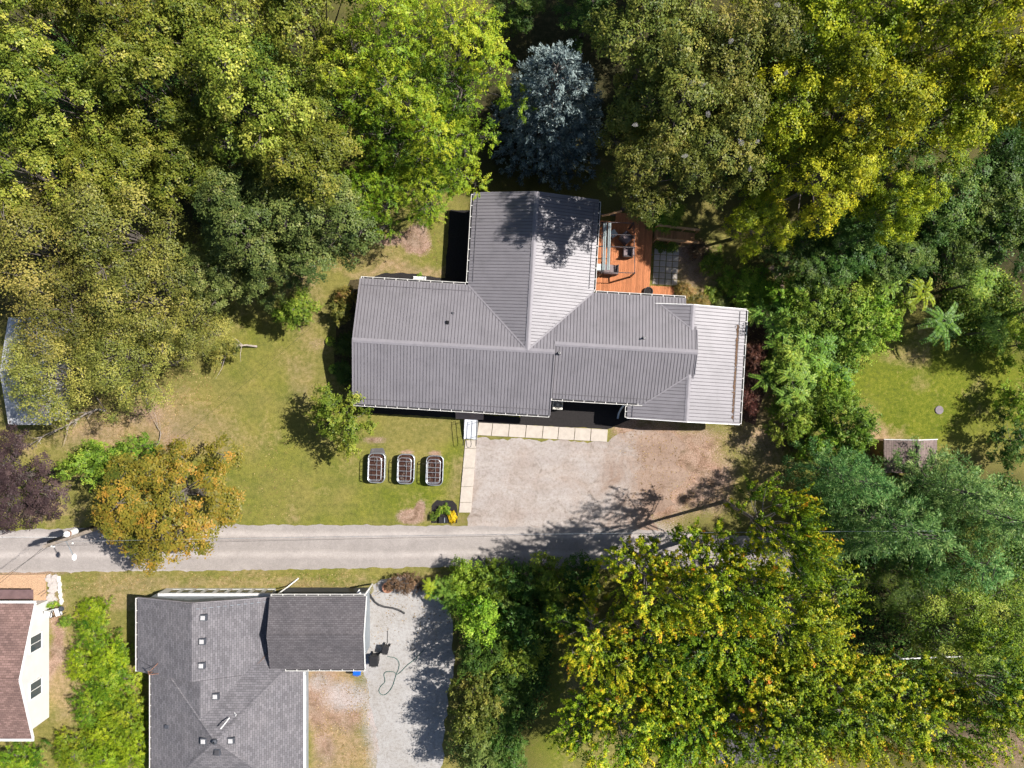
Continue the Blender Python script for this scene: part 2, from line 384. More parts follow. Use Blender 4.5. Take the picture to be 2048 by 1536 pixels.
def build_ground():
    xs = np.concatenate([[-400,-200,-100,-60], np.arange(-46, 46.01, .25), [60,100,200,400]])
    ys = np.concatenate([[-400,-200,-100,-50], np.arange(-36, 36.01, .25), [50,100,200,400]])
    X, Y = np.meshgrid(xs, ys); nx, ny = len(xs), len(ys)
    px = X*27.307+1024; py = 768-Y*27.307
    wx = (vnoise(X*.45+50, Y*.45+50, 3)-.5)*70; wy = (vnoise(X*.45+90, Y*.45+20, 4)-.5)*70
    qx, qy = px+wx, py+wy
    n1 = vnoise(X*.16+40, Y*.16+40, 1); n2 = vnoise(X*.5+40, Y*.5+10, 2)
    green = np.clip((n1-.50)*2.2, 0, .75) + np.clip((n2-.52)*1.6, 0, .4)
    green = np.maximum(green*.55, blobs(qx, qy, [(830,1000,110,60,.8),(900,930,30,70,.8),(700,940,60,60,.45),(1850,790,170,110,1.05),(1990,760,60,140,1),(1550,900,90,60,.6),
        (60,1000,70,60,.5),(560,1160,200,14,.75),(740,1162,90,12,.8),(1060,1380,80,120,.9),(1080,1480,80,60,.9),(680,470,60,40,.5),(860,520,50,40,.45),(1230,1150,60,40,.4),
        (130,1180,50,30,.45),(500,700,90,60,.35),(700,1490,40,40,.8),(690,1440,30,30,.6),(1760,1250,30,40,1.0),(440,960,90,60,.5),(210,930,60,60,.5)]))
    dry = np.clip((n2-.56)*2.4, 0, .75)*.7
    dry = np.maximum(dry, blobs(qx, qy, [(320,840,95,50,.75),(200,860,80,45,.8),(590,760,30,60,.35),(420,870,60,50,.45),(500,1165,400,14,.55),(230,1190,60,30,.55),(600,560,40,40,.5),
        (660,1380,70,80,.95),(680,1500,70,70,.85),(1390,600,60,30,.6),(1390,530,50,50,.9),(1500,640,45,25,.85),(1530,850,60,60,.6),(130,1350,30,90,.7),(800,545,120,12,.75),
        (90,1025,60,12,.7),(40,880,40,30,.6),(760,520,60,30,.35),(1580,780,50,70,.6),(620,640,30,80,.35),(1760,870,60,12,.8),(1540,930,40,60,.6)]))
    dirt = blobs(qx, qy, [(800,478,38,17,1.15),(830,492,26,18,1.15),(1340,900,120,60,.95),(1310,980,100,70,.9),(1400,960,60,60,.85),(1500,890,60,40,.5),(1260,860,30,30,.8),(1510,690,40,90,.95),
        (1390,515,45,30,.75),(1400,560,30,25,.6),(300,835,40,25,.55),(360,870,40,22,.55),(106,1290,18,90,.9),(630,690,16,20,.4),(1515,650,30,14,.9),(120,1200,20,40,.4),(870,1180,60,12,.5),
        (640,1400,40,60,.8),(700,1420,40,50,.7),(640,1500,30,60,.7),(1960,1480,90,60,1.0),(1900,1340,70,30,.8)])
    dirt = np.maximum(dirt, blobs(px, py, [(822,1033,26,14,1.3),(841,1016,9,14,1.3),(1290,870,60,20,.6),(750,880,26,6,.8),(814,905,14,6,.8),(870,908,14,6,.9),(50,1144,90,8,.8)]))
    gravel = blobs(px+wx*.35, py+wy*.35, [(800,1180,60,14,.75),(690,1270,70,40,0.001),(760,1260,60,70,.9),(700,1390,60,30,.75),(640,1370,30,20,.6),(770,1420,40,140,.9),(1230,960,40,60,.7),(1270,1080,110,40,.8),(1560,1300,120,90,.7)])
    # forest floor: dry brown litter rather than lawn
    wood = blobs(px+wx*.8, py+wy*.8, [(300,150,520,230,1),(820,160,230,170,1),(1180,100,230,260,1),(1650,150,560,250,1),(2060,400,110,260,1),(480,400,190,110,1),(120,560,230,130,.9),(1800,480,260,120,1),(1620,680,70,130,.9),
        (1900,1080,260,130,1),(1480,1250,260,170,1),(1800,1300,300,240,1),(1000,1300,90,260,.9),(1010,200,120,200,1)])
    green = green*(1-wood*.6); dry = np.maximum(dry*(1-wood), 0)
    dirt = np.maximum(dirt, 0)
    verts = np.stack([X, Y, np.zeros_like(X)], -1).reshape(-1, 3)
    idx = np.arange(nx*ny).reshape(ny, nx)
    quads = np.stack([idx[:-1,:-1], idx[:-1,1:], idx[1:,1:], idx[1:,:-1]], -1).reshape(-1, 4)
    me = bpy.data.meshes.new('ground')
    me.vertices.add(len(verts)); me.vertices.foreach_set('co', verts.ravel())
    me.loops.add(quads.size); me.loops.foreach_set('vertex_index', quads.ravel().astype(np.int32))
    me.polygons.add(len(quads)); me.polygons.foreach_set('loop_start', np.arange(0, quads.size, 4, dtype=np.int32))
    me.update(calc_edges=True)
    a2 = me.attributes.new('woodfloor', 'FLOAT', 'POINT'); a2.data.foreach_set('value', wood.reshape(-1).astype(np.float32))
    at = me.attributes.new('cover', 'FLOAT_COLOR', 'POINT')
    at.data.foreach_set('color', np.stack([green, dry, dirt, gravel], -1).reshape(-1).astype(np.float32))
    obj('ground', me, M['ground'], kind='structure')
build_ground()

def wobble(poly, step=.35, amp=.12, seed=1, closed=True):
    """densify an outline and make its edge uneven"""
    out = []; n = len(poly); r = np.random.default_rng(seed); ph = r.random(6)*9
    for i in range(n):
        a, b = Vector(poly[i]), Vector(poly[(i+1) % n]); L = (b-a).length; k = max(1, int(L/step))
        d = (b-a).normalized() if L else Vector((1,0)); nn = Vector((-d.y, d.x))
        for j in range(k):
            p = a.lerp(b, j/k); e = min(j, k-j)/max(1, k) if k > 2 else 0
            w = math.sin(p.x*2.1+p.y*1.7+ph[0])*.4+math.sin(p.x*5.3-p.y*4.1+ph[1])*.35+math.sin(p.x*11+p.y*9+ph[2])*.25+(r.random()-.5)*.5
            q = p + nn*w*amp*(1 if e > 0 else 0); out.append((q.x, q.y))
    return out
def sheet(name, pix, z, m, amp=.12, seed=1, step=.35):
    poly = wobble([P(*p)[:2] for p in pix], step, amp, seed)
    mb = MB().add([(x, y, z) for x, y in poly], [tuple(range(len(poly)))[::-1] if area(poly) < 0 else tuple(range(len(poly)))])
    return obj(name, mb, m, kind='structure')
def area(p): return sum(p[i][0]*p[(i+1)%len(p)][1]-p[(i+1)%len(p)][0]*p[i][1] for i in range(len(p)))/2

sheet('gravel_parking', [(948,876),(1217,884),(1240,866),(1290,858),(1345,866),(1372,890),(1350,925),(1385,950),(1340,985),(1352,1010),(1300,1030),(1330,1075),(1240,1090),(940,1090),(936,1045)], .004, M['gravel'], .20, 3, .3)
sheet('driveway', [(745,1170),(800,1150),(880,1200),(905,1240),(908,1330),(893,1420),(880,1560),(752,1560),(756,1460),(738,1400),(728,1350),(736,1230)], .004, M['drive'], .2, 4)
sheet('road', [(-400,1066),(0,1061),(200,1055),(455,1050),(700,1050),(936,1052),(1260,1058),(1420,1070),(1700,1080),(1700,1160),(1420,1150),(1240,1138),(930,1133),(455,1141),(200,1143),(0,1145),(-400,1150)], .008, M['road'], .09, 6, .3)
sheet('mulch_bed', [(1045,820),(1104,795),(1255,800),(1262,838),(1240,848),(1216,858),(955,846),(955,838),(735,826),(735,810),(1040,835)], .010, M['mulch'], .05, 7, .2)
sheet('mulch_bed', [(750,552),(770,546),(800,545),(890,556),(900,420),(960,420),(960,575),(750,565)], .010, M['mulch'], .05, 8, .2)
sheet('mulch_bed', [(863,1012),(872,1001),(905,1001),(914,1010),(914,1046),(862,1046)], .010, M['mulch'], .05, 9, .15)
sheet('mulch_bed', [(1490,640),(1540,640),(1535,760),(1510,850),(1485,840)], .010, mat('brown_mulch', (.11,.06,.045), .5, 14, .95, bmp=.8, fine=.5), .1, 10, .2)
sheet('mulch_bed', [(700,560),(735,560),(735,800),(700,790),(668,740),(672,660)], .010, M['litter'], .1, 11, .2)
sheet('footpath', [(1545,530),(1562,545),(1570,580),(1560,600),(1520,622),(1500,634),(1500,622),(1545,592),(1553,575),(1548,550),(1535,536)], .006, M['dirtpad'], .08, 12, .2)

# ------------------------------------------------------------------ buildings
def interval(poly, s, k):
    """span of polygon along axis 1-k on the line where coordinate k = s"""
    hits = []
    for i in range(len(poly)):
        a, b = poly[i], poly[(i+1) % len(poly)]
        if (a[k]-s)*(b[k]-s) < 0:
            t = (s-a[k])/(b[k]-a[k]); hits.append(a[1-k]+t*(b[1-k]-a[1-k]))
    return (min(hits), max(hits)) if len(hits) >= 2 else None
def slope(root, poly, zf, m, ridge_axis, ribs=None, th=.06, name='roof_slope'):
    """one roof plane: poly in local u,v, zf(u,v) its height; ribs = spacing of the raised seams"""
    if area(poly) < 0: poly = poly[::-1]
    n = len(poly)
    mb = MB().add([(u, v, zf(u, v)) for u, v in poly] + [(u, v, zf(u, v)-th) for u, v in poly],
                  [tuple(range(n)), tuple(range(n, 2*n))[::-1]] + [(i, n+i, n+(i+1)%n, (i+1)%n) for i in range(n)])
    o = obj(name, mb, m, root)
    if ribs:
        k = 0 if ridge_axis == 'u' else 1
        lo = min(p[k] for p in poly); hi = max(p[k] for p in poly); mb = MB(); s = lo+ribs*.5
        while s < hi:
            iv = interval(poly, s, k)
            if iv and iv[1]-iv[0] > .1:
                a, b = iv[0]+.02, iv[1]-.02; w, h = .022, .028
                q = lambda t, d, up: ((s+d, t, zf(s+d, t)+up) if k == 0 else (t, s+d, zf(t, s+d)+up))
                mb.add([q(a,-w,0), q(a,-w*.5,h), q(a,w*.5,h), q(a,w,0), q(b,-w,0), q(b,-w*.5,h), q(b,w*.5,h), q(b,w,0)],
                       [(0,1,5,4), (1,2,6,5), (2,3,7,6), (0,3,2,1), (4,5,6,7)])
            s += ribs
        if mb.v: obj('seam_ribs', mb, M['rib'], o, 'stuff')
    return o
def gutter(root, a, b, z, out, inside=True):
    """white eaves gutter from a to b (local u,v), out = unit vector away from the wall"""
    a, b, o = Vector((*a, 0)), Vector((*b, 0)), Vector((*out, 0)); zz = Vector((0,0,z))
    g = obj('gutter', MB().bar(a+o*.135+zz-Vector((0,0,.05)), b+o*.135+zz-Vector((0,0,.05)), .03, .10).bar(a+o*.006+zz-Vector((0,0,.066)), b+o*.006+zz-Vector((0,0,.066)), .010, .08), M['gutter'], root)
    obj('gutter_trough', MB().bar(a+o*.066+zz-Vector((0,0,.09)), b+o*.066+zz-Vector((0,0,.09)), .104, .012), M['trough'], g)
    L = (b-a).length; n = max(2, int(L/.75)); me = None
    for i in range(n+1):
        p = a.lerp(b, (i+.03)/(n+.06)) + zz
        h = obj('gutter_hanger', MB().bar(p+o*.012, p+o*.119, .045, .02), M['gutter'], g)
    return g
def caps(root, pts, w, m, name='ridge_cap', zoff=.03):
    mb = MB()
    for a, b in zip(pts[:-1], pts[1:]):
        a, b = Vector(a)+Vector((0,0,zoff)), Vector(b)+Vector((0,0,zoff)); d = (b-a).normalized(); r = d.cross(Vector((0,0,1))).normalized()
        mb.add([a-r*w-Vector((0,0,w*.26)), a-r*.03, a+r*.03, a+r*w-Vector((0,0,w*.26)), b-r*w-Vector((0,0,w*.26)), b-r*.03, b+r*.03, b+r*w-Vector((0,0,w*.26))],
               [(0,1,5,4),(1,2,6,5),(2,3,7,6)])
    return obj(name, mb, m, root)
def strip(root, a, b, w, h, m, name): return obj(name, MB().bar(a, b, w, h), m, root)
def window(root, c, w, h, nrm, name='window', glassm=None):
    """framed sash window centred at local point c on a wall with outward normal nrm (axis aligned)"""
    c = Vector(c); n = Vector(nrm); t = Vector((-n.y, n.x, 0)); z = Vector((0,0,1))
    mb = MB(); o = c + n*.03
    for s in (-1, 1):
        mb.bar(o+t*s*w/2-z*(h/2+.04), o+t*s*w/2+z*(h/2+.04), .08, .06, up=n)
        mb.bar(o-t*(w/2-.04)+z*s*h/2, o+t*(w/2-.04)+z*s*h/2, .08, .06, up=n) if False else mb.bar(o-t*(w/2-.041)+z*s*h/2, o+t*(w/2-.041)+z*s*h/2, .06, .08)
    f = obj(name, mb, M['white'], root)
    q = c + n*.015
    for s in (-1, 1):
        a = q+t*(s*w/4) ; hw = w/4-.025
        obj('pane', MB().bar(a-t*hw, a+t*hw, .012, h-.08), M['glass'], f)
    obj('mullion', MB().bar(c+n*.03-z*(h/2-.04), c+n*.03+z*(h/2-.04), .04, .05, up=n), M['white'], f)
    return f

# --- main house: grey metal roofs over four wings
HF = Frame((1.15, 2.64), -3.4)
house = thing('ranch_house', 'long white ranch house under a grey ribbed metal roof in the middle of the yard', 'house', (1.15, 2.64, 0), math.radians(-3.4))
pit = .275
zmain = lambda u, v: 3.80-pit*abs(v+.36)
znw = lambda u, v: 3.80-pit*abs(u+.08)
zes = lambda u, v: 3.625-pit*abs(v-.20)+.012
zwg = lambda u, v: 3.20-.205*abs(u-11.1)
slope(house, [(-11.93,-.36),(1.75,-.36),(1.75,4.0),(-11.93,4.0)], zmain, M['metal'], 'u', .225)
slope(house, [(-11.93,-4.72),(1.75,-4.72),(1.75,-.36),(-11.93,-.36)], zmain, M['metal'], 'u', .225)
slope(house, [(-4.45,-.30),(-.08,-.30),(-.08,10.36),(-4.45,10.36)], lambda u,v: znw(u,v)+.006, M['metal'], 'v', .225)
slope(house, [(-.08,-.30),(4.28,-.30),(4.28,10.36),(-.08,10.36)], lambda u,v: znw(u,v)+.006, M['metal'], 'v', .225)
slope(house, [(1.762,.2),(11.44,.2),(11.44,2.2),(10.72,2.9),(10.72,3.97),(1.762,3.97)], zes, M['metal'], 'u', .225)
slope(house, [(1.762,-3.54),(9.6,-3.54),(11.44,-2.2),(11.44,.2),(1.762,.2)], zes, M['metal'], 'u', .225)
slope(house, [(7.15,-4.57),(11.1,-4.57),(11.1,3.44),(7.15,3.44)], zwg, M['metal'], 'v', .243)
slope(house, [(11.1,-4.57),(15.0,-4.57),(15.0,3.44),(11.1,3.44)], zwg, M['metal'], 'v', .243)
caps(house, [(-11.95,-.36,3.80),(1.77,-.36,3.80)], .17, M['trim'])
caps(house, [(-.08,-.32,3.815),(-.08,10.38,3.815)], .17, M['trim'])
caps(house, [(1.74,.2,3.645),(11.46,.2,3.645)], .17, M['trim'])
caps(house, [(11.1,-4.59,3.20),(11.1,3.46,3.20)], .17, M['trim'])
# valley flashings where the wings meet
for a, b in (((-.08-4.37,4.0),(-.08,-.36)), ((-.08+4.36,4.0),(-.08,-.36))):
    strip(house, (a[0],a[1],zmain(*a)+.03), (b[0],b[1],3.84), .10, .02, M['trim'], 'valley_flashing')
strip(house, (8.27,-3.5,2.645), (11.1,-1.39,3.225), .09, .02, M['trim'], 'valley_flashing')
strip(house, (8.94,3.40,2.78), (11.1,1.79,3.225), .09, .02, M['trim'], 'valley_flashing')
# rake trims on the gable ends
for a, b in (((-11.95,4.0),(-11.95,-.36)), ((-11.95,-.36),(-11.95,-4.72)), ((1.755,-4.72),(1.755,-.45))):
    strip(house, (*a, zmain(*a)-.03), (*b, zmain(*b)-.03), .05, .16, M['trim'], 'rake_trim')
for a, b in (((-4.45,10.385),(-.08,10.385)), ((-.08,10.385),(4.28,10.385))):
    strip(house, (*a, znw(*a)-.03), (*b, znw(*b)-.03), .05, .16, M['trim'], 'rake_trim')
for a, b in (((7.15,-4.595),(11.1,-4.595)), ((11.1,-4.595),(15.0,-4.595)), ((7.6,3.465),(11.1,3.465)), ((11.1,3.465),(15.0,3.465))):
    strip(house, (*a, zwg(*a)-.02), (*b, zwg(*b)-.02), .05, .16, M['white'], 'rake_trim')
strip(house, (11.465,.2,3.62), (11.465,1.76,3.2), .05, .12, M['trim'], 'rake_trim'); strip(house, (11.465,.2,3.62), (11.465,-1.36,3.2), .05, .12, M['trim'], 'rake_trim')
# gutters
gutter(house, (-11.9,4.0), (-4.62,4.0), zmain(0,4.0)-.02, (0,1)); gutter(house, (-11.9,-4.72), (1.72,-4.72), zmain(0,-4.72)-.02, (0,-1))
gutter(house, (-4.45,4.15), (-4.45,10.3), znw(-4.45,0)-.02, (-1,0)); gutter(house, (4.28,4.13), (4.28,10.3), znw(4.28,0)-.02, (1,0))
gutter(house, (4.45,3.97), (10.7,3.97), zes(0,3.97)-.02, (0,1)); gutter(house, (1.80,-3.54), (8.6,-3.54), zes(0,-3.54)-.02, (0,-1))
gutter(house, (15.0,-4.55), (15.0,3.42), zwg(15.0,0)-.02, (1,0)); gutter(house, (7.15,-4.55), (7.15,-3.75), zwg(7.15,0)-.02, (-1,0))
# lines of the snow rails a hand's breadth above the eaves
for a, b, zf in (((-11.8,-4.34),(1.7,-4.34),zmain), ((1.85,-3.2),(8.7,-3.2),zes), ((-11.8,3.55),(-4.2,3.55),zmain), ((-4.12,4.2),(-4.12,10.2),znw), ((3.95,4.2),(3.95,10.2),znw), ((14.55,-4.4),(14.55,3.3),zwg), ((7.5,-4.5),(7.5,-3.7),zwg)):
    strip(house, (*a, zf(*a)+.045), (*b, zf(*b)+.045), .03, .02, M['rib'], 'snow_rail')
# walls
def walls(root, u0, u1, v0, v1, z1, m, ridge=None, zr=None, name='wall'):
    mb = MB()
    if ridge is None: mb.box(u0, u1, v0, v1, 0, z1)
    elif ridge == 'u':
        r = (v0+v1)/2
        mb.add([(u0,v0,0),(u1,v0,0),(u1,v1,0),(u0,v1,0),(u0,v0,z1),(u1,v0,z1),(u1,v1,z1),(u0,v1,z1),(u0,r,zr),(u1,r,zr)],
               [(3,2,1,0),(0,1,5,4),(2,3,7,6),(1,2,6,9,5),(3,0,4,8,7),(4,5,9,8),(6,7,8,9)])
    else:
        r = (u0+u1)/2
        mb.add([(u0,v0,0),(u1,v0,0),(u1,v1,0),(u0,v1,0),(u0,v0,z1),(u1,v0,z1),(u1,v1,z1),(u0,v1,z1),(r,v0,zr),(r,v1,zr)],
               [(3,2,1,0),(1,2,6,5),(3,0,4,7),(0,1,5,8,4),(2,3,7,9,6),(5,6,9,8),(7,4,8,9)])
    return obj(name, mb, m, root)
walls(house, -11.6, 1.45, -4.25, 3.53, 2.60, M['siding'], 'u', 3.66)
walls(house, -3.98, 3.82, -.3, 10.05, 2.60, M['siding'], 'v', 3.66)
walls(house, 1.46, 11.0, -3.08, 3.50, 2.58, M['siding'], 'u', 3.48)
walls(house, 7.6, 14.55, -4.3, 3.2, 2.35, M['siding'], 'v', 3.06)
for u in (-10.2, -7.3, -2.2): window(house, (u, -4.25, 1.5), 1.3, 1.1, (0,-1,0))
for v in (-2.2, 2.0): window(house, (-11.6, v, 1.5), 1.2, 1.1, (-1,0,0))
for u in (-9.6, -6.6): window(house, (u, 3.53, 1.5), 1.2, 1.1, (0,1,0))
for v in (5.6, 8.4): window(house, (-3.98, v, 1.5), 1.2, 1.1, (-1,0,0)); window(house, (3.82, v, 1.5), 1.2, 1.1, (1,0,0))
window(house, (4.2,-3.08,1.5), 1.3, 1.1, (0,-1,0)); window(house, (14.55,-1,1.4), 1.2, 1.0, (1,0,0))
dr = obj('front_door', MB().box(-4.75,-3.85,-4.285,-4.252,.16,2.2), mat('door_paint', (.30,.12,.09), .1), house)
obj('door_handle', MB().bar((-3.95,-4.31,1.1),(-3.95,-4.31,1.22),.03), M['galv'], dr)
gd = obj('garage_door', MB().box(8.4,13.6,-4.335,-4.302,.05,2.15), M['white'], house)
for k in range(1, 4): obj('panel_joint', MB().box(8.42,13.58,-4.342,-4.3355,.05+k*.52,.07+k*.52), M['galv'], gd)
# roof pipes and vents
def pipe(root, u, v, zf, h, r, m, name='vent_pipe'):
    z = zf(u, v); o = obj(name, MB().lathe(u, v, [(r,z-.1),(r,z+h),(r*.75,z+h),(r*.75,z+h-.08)], 12), m, root)
    obj('pipe_boot', MB().lathe(u, v, [(r*2.1,z-.06),(r*1.9,z+.05),(r*1.1,z+.12)], 12), M['rib'], o); return o
u, v = HF.L(1119,706,3.75); pipe(house, u, v, lambda a,b: min(zes(a,b),9), .42, .07, M['white'])
u, v = HF.L(1288,676,3.6); pipe(house, u, v, zes, .38, .055, M['white'])
u, v = HF.L(906,626,3.2); pipe(house, u, v, zmain, .12, .05, M['galv'])
u, v = HF.L(895,645,3.4); b = obj('roof_vent', MB().bbox(u-.11,u+.11,v-.12,v+.12,zmain(u,v)-.08,zmain(u,v)+.14,.03), M['black'], house)
# downspouts
def spout(root, pts, r, m): return obj('downspout', MB().tube([Vector(p) for p in pts], r, 8), m, root)
u, v = 7.02, -3.66
spout(house, [(6.98,-3.55,2.36),(6.95,-3.75,1.9),(6.9,-4.0,1.2),(6.9,-4.35,.3),(6.88,-4.75,.07)], .07, mat('pale_blue_downspout', (.45,.55,.66), .1))
spout(house, [(-11.75,4.12,2.5),(-11.7,4.0,2.2),(-11.68,3.75,.4),(-11.75,4.45,.08)], .06, M['white'])
spout(house, [(4.35,4.1,2.5),(3.95,4.05,2.1),(3.95,4.05,.1)], .05, M['white'])

# leaves lying along the lower eave of the right wing roof
mb = MB(); r = np.random.default_rng(21)
for k in range(420):
    vv = -4.3+ (r.random()**.8)*6.6; uu = 14.55-.06-abs(r.normal(0, .05)); z = zwg(uu, vv)+.035; a = r.random()*3.14; s = .035+r.random()*.04
    mb.add([(uu+s*math.cos(a), vv+s*math.sin(a), z+.01), (uu-s*math.sin(a)*.6, vv+s*math.cos(a)*.6, z), (uu-s*math.cos(a), vv-s*math.sin(a), z+.012), (uu+s*math.sin(a)*.6, vv-s*math.cos(a)*.6, z)], [(0,1,2,3)])
lv = obj('fallen_leaves', mb, mat('dead_brown_leaves', (.17,.10,.06), .4, 20, .95)); lv.location = house.location; lv.rotation_euler = house.rotation_euler
setp(lv, 'line of brown fallen leaves caught along the eave of the right wing roof', 'leaves', kind='stuff')

# --- grey shingled neighbour house with its garage wing
g = thing('shingled_house', 'grey asphalt-shingled house with attached garage at the bottom left of the road', 'house', (-20, -20, 0))
gx, gy = -20.0, -20.0
def q(x, y): return (x-gx, y-gy)
PG = .37
zN = lambda u, v: 2.5+PG*(4.58-abs(u+gx+21.48))
zM = lambda u, v: 2.5+PG*(4.10-abs(u+gx+21.0))+.012
def zPyr(u, v): return 2.5+PG*min(5.3-abs(u+gx+19.8), 5.3-abs(v+gy+23.82))
slope(g, [q(-26.06,-20.0), q(-21.48,-20.0), q(-21.48,-14.78), q(-26.06,-14.86)], zN, M['shx'], 'v')
slope(g, [q(-21.48,-20.0), q(-16.9,-20.0), q(-16.9,-14.86), q(-21.48,-14.78)], zN, M['shx'], 'v')
slope(g, [q(-25.1,-24), q(-21.0,-24), q(-21.0,-20.02), q(-25.1,-20.02)], zM, M['shx'], 'v')
slope(g, [q(-21.0,-24), q(-16.9,-24), q(-16.9,-20.02), q(-21.0,-20.02)], zM, M['shx'], 'v')
ax, ay = q(-19.8,-23.82); zA = 2.5+PG*5.3+.02
cn = [q(-25.1,-18.52), q(-14.5,-18.52), q(-14.5,-29.12), q(-25.1,-29.12)]
for i, mm in enumerate(('shy','shx','shy','shx')):
    a, b = cn[i], cn[(i+1)%4]
    obj('roof_slope', MB().add([(ax,ay,zA),(a[0],a[1],2.52),(b[0],b[1],2.52),(ax,ay,zA-.06),(a[0],a[1],2.46),(b[0],b[1],2.46)], [(0,2,1),(3,4,5),(1,2,5,4)]), M[mm], g)
    hp = obj('hip_cap', MB(), None, g) if False else None
for c in cn:
    a = Vector((ax, ay, zA)); b = Vector((c[0], c[1], 2.52)); d = (b-a).normalized(); r_ = d.cross(Vector((0,0,1))).normalized(); mb = MB(); n = 46
    for k in range(n):
        p0 = a.lerp(b, k/n); p1 = a.lerp(b, (k+1.08)/n); lift = Vector((0,0,.03)); low = Vector((0,0,-.02))
        mb.add([p0+r_*.14+low, p0+lift, p0-r_*.14+low, p1+r_*.14+low+Vector((0,0,.012)), p1+lift+Vector((0,0,.012)), p1-r_*.14+low+Vector((0,0,.012))], [(0,1,4,3),(1,2,5,4)])
    obj('hip_cap', mb, M['shy'], g)
strip(g, (*q(-16.85,-18.55), 2.56), (*q(-20.5,-22.75), zN(-20.5+20,0)+.05), .09, .02, mat('valley_copper', (.12,.085,.075), .2), 'valley_flashing')
obj('ridge_cap', MB().bar((*q(-21.48,-20.0),3.97),(*q(-21.48,-14.8),3.97),.26,.03), M['shx'], g)
obj('ridge_cap', MB().bar((*q(-21.0,-22.4),3.83),(*q(-21.0,-20.03),3.83),.26,.03), M['shx'], g)
gutter(g, q(-26.06,-20.0), q(-26.06,-14.9), 2.5, (-1,0)); gutter(g, q(-25.1,-29.1), q(-25.1,-20.1), 2.5, (-1,0)); gutter(g, q(-14.5,-29.1), q(-14.5,-20.3), 2.52, (1,0))
strip(g, (*q(-14.44,-29.1),2.535), (*q(-14.44,-20.0),2.535), .14, .03, M['white'], 'fascia_board')
walls(g, *[a-gx for a in (-25.7,-17.25)], *[a-gy for a in (-19.8,-15.15)], 2.5, M['bluesiding'], 'v', 3.75)
walls(g, *[a-gx for a in (-24.7,-14.9)], *[a-gy for a in (-28.7,-19)], 2.5, M['bluesiding'])
# north wall: white band of porch windows under a lean-to strip of slats
pz = obj('porch_wall', MB().box(-25.3-gx,-17.3-gx,-15.148-gy,-14.95-gy,0,1.25), M['siding'], g)
for k in range(9):
    x = -24.6+k*.86; f = obj('porch_window', MB().box(x-gx,x+.5-gx,-14.95-gy,-14.928-gy,.45,1.12), M['glass'], g)
    obj('window_sill', MB().box(x-.04-gx,x+.54-gx,-14.927-gy,-14.90-gy,.40,.445), M['white'], f)
for k in range(20):
    x = -25.0+k*.40; zt = zN(x-gx, 0)-.06
    obj('gable_board', MB().box(x-gx, x+.36-gx, -15.146-gy, -15.10-gy, 2.0, max(2.1, zt)), M['bluesiding'], g)
strip(g, (*q(-26.1,-14.84), 2.52), (*q(-21.48,-14.76), 3.97), .05, .14, M['trim'], 'rake_trim'); strip(g, (*q(-21.48,-14.76), 3.97), (*q(-16.9,-14.84), 2.52), .05, .14, M['trim'], 'rake_trim')
# garage wing
zG = lambda u, v: 3.05+.30*(2.5-abs(v+gy+17.1))
slope(g, [q(-16.62,-17.1), q(-10.05,-17.1), q(-10.02,-14.6), q(-16.66,-14.6)], zG, M['gsh'], 'u'); slope(g, [q(-16.66,-19.6), q(-10.12,-19.6), q(-10.05,-17.1), q(-16.62,-17.1)], zG, M['gsh'], 'u')
mb = MB(); n = 26
for k in range(n): x = -16.6+k*6.5/n; mb.bar((*q(x,-17.1), 3.83+.004*(k%2)), (*q(x+6.5/n*.96,-17.1), 3.84+.004*(k%2)), .30, .02)
obj('ridge_cap', mb, M['gsh'], g)
walls(g, *[a-gx for a in (-16.45,-10.4)], *[a-gy for a in (-19.2,-14.95)], 3.03, M['bluesiding'], 'u', 3.66)
gutter(g, q(-16.6,-14.6), q(-10.05,-14.6), 3.05, (0,1)); gutter(g, q(-15.6,-19.6), q(-10.1,-19.6), 3.05, (0,-1))
for a, b in (((-10.0,-14.6),(-10.02,-17.1)), ((-10.02,-17.1),(-10.1,-19.6))): strip(g, (*q(*a), zG(a[0]-gx,a[1]-gy)-.03), (*q(*b), zG(b[0]-gx,b[1]-gy)-.03), .05, .15, M['white'], 'rake_trim')
strip(g, (*q(-16.4,-14.9),.7), (*q(-10.4,-14.9),.7), .04, 1.2, M['darkfascia'], 'wall_panel')
spout(g, [(*q(-16.55,-14.6),3.0), (*q(-16.5,-14.75),2.5), (*q(-16.3,-14.75),.3), (*q(-15.6,-14.2),.08)], .045, M['white'])
spout(g, [(*q(-10.15,-14.55),3.0), (*q(-10.05,-14.4),2.2), (*q(-10.2,-14.6),.2)], .06, M['white'])
obj('light_bracket', MB().add([(*q(-11.1,-14.93),2.0),(*q(-10.5,-14.93),2.0),(*q(-10.8,-14.5),1.7),(*q(-10.8,-14.93),1.6)], [(0,2,1),(0,3,2),(1,2,3),(0,1,3)]), M['white'], g)
# roof vents: low boxes with pale lids
def rvent(px, py, z, lid):
    p = P(px, py, z); u_, v_ = p.x-gx, p.y-gy; zz = max(zN(u_, v_) if p.y > -20 else -9, zM(u_, v_) if -24 < p.y < -20 else -9, zPyr(u_, v_) if p.y < -18.5 else -9)
    o = obj('roof_vent', MB().bbox(u_-.2,u_+.24,v_-.22,v_+.22,zz-.1,zz+.16,.03), M['darkfascia'], g)
    obj('vent_lid', MB().bbox(u_-.14,u_+.16,v_-.15,v_+.15,zz+.161,zz+.20,.02), lid, o)
lid = mat('grey_white_lid', (.48,.47,.47), .08); dlid = mat('dark_lid', (.06,.058,.065), .1)
for px, py in ((409,1233),(407,1280),(406,1328),(430,1393),(412,1476),(466,1475)): rvent(px, py, 3.8, lid)
rvent(437, 1500, 4.0, dlid)
obj('apex_vent', MB().lathe(ax, ay, [(.17,zA-.1),(.17,zA+.14),(.05,zA+.2)], 14), M['darkfascia'], g)
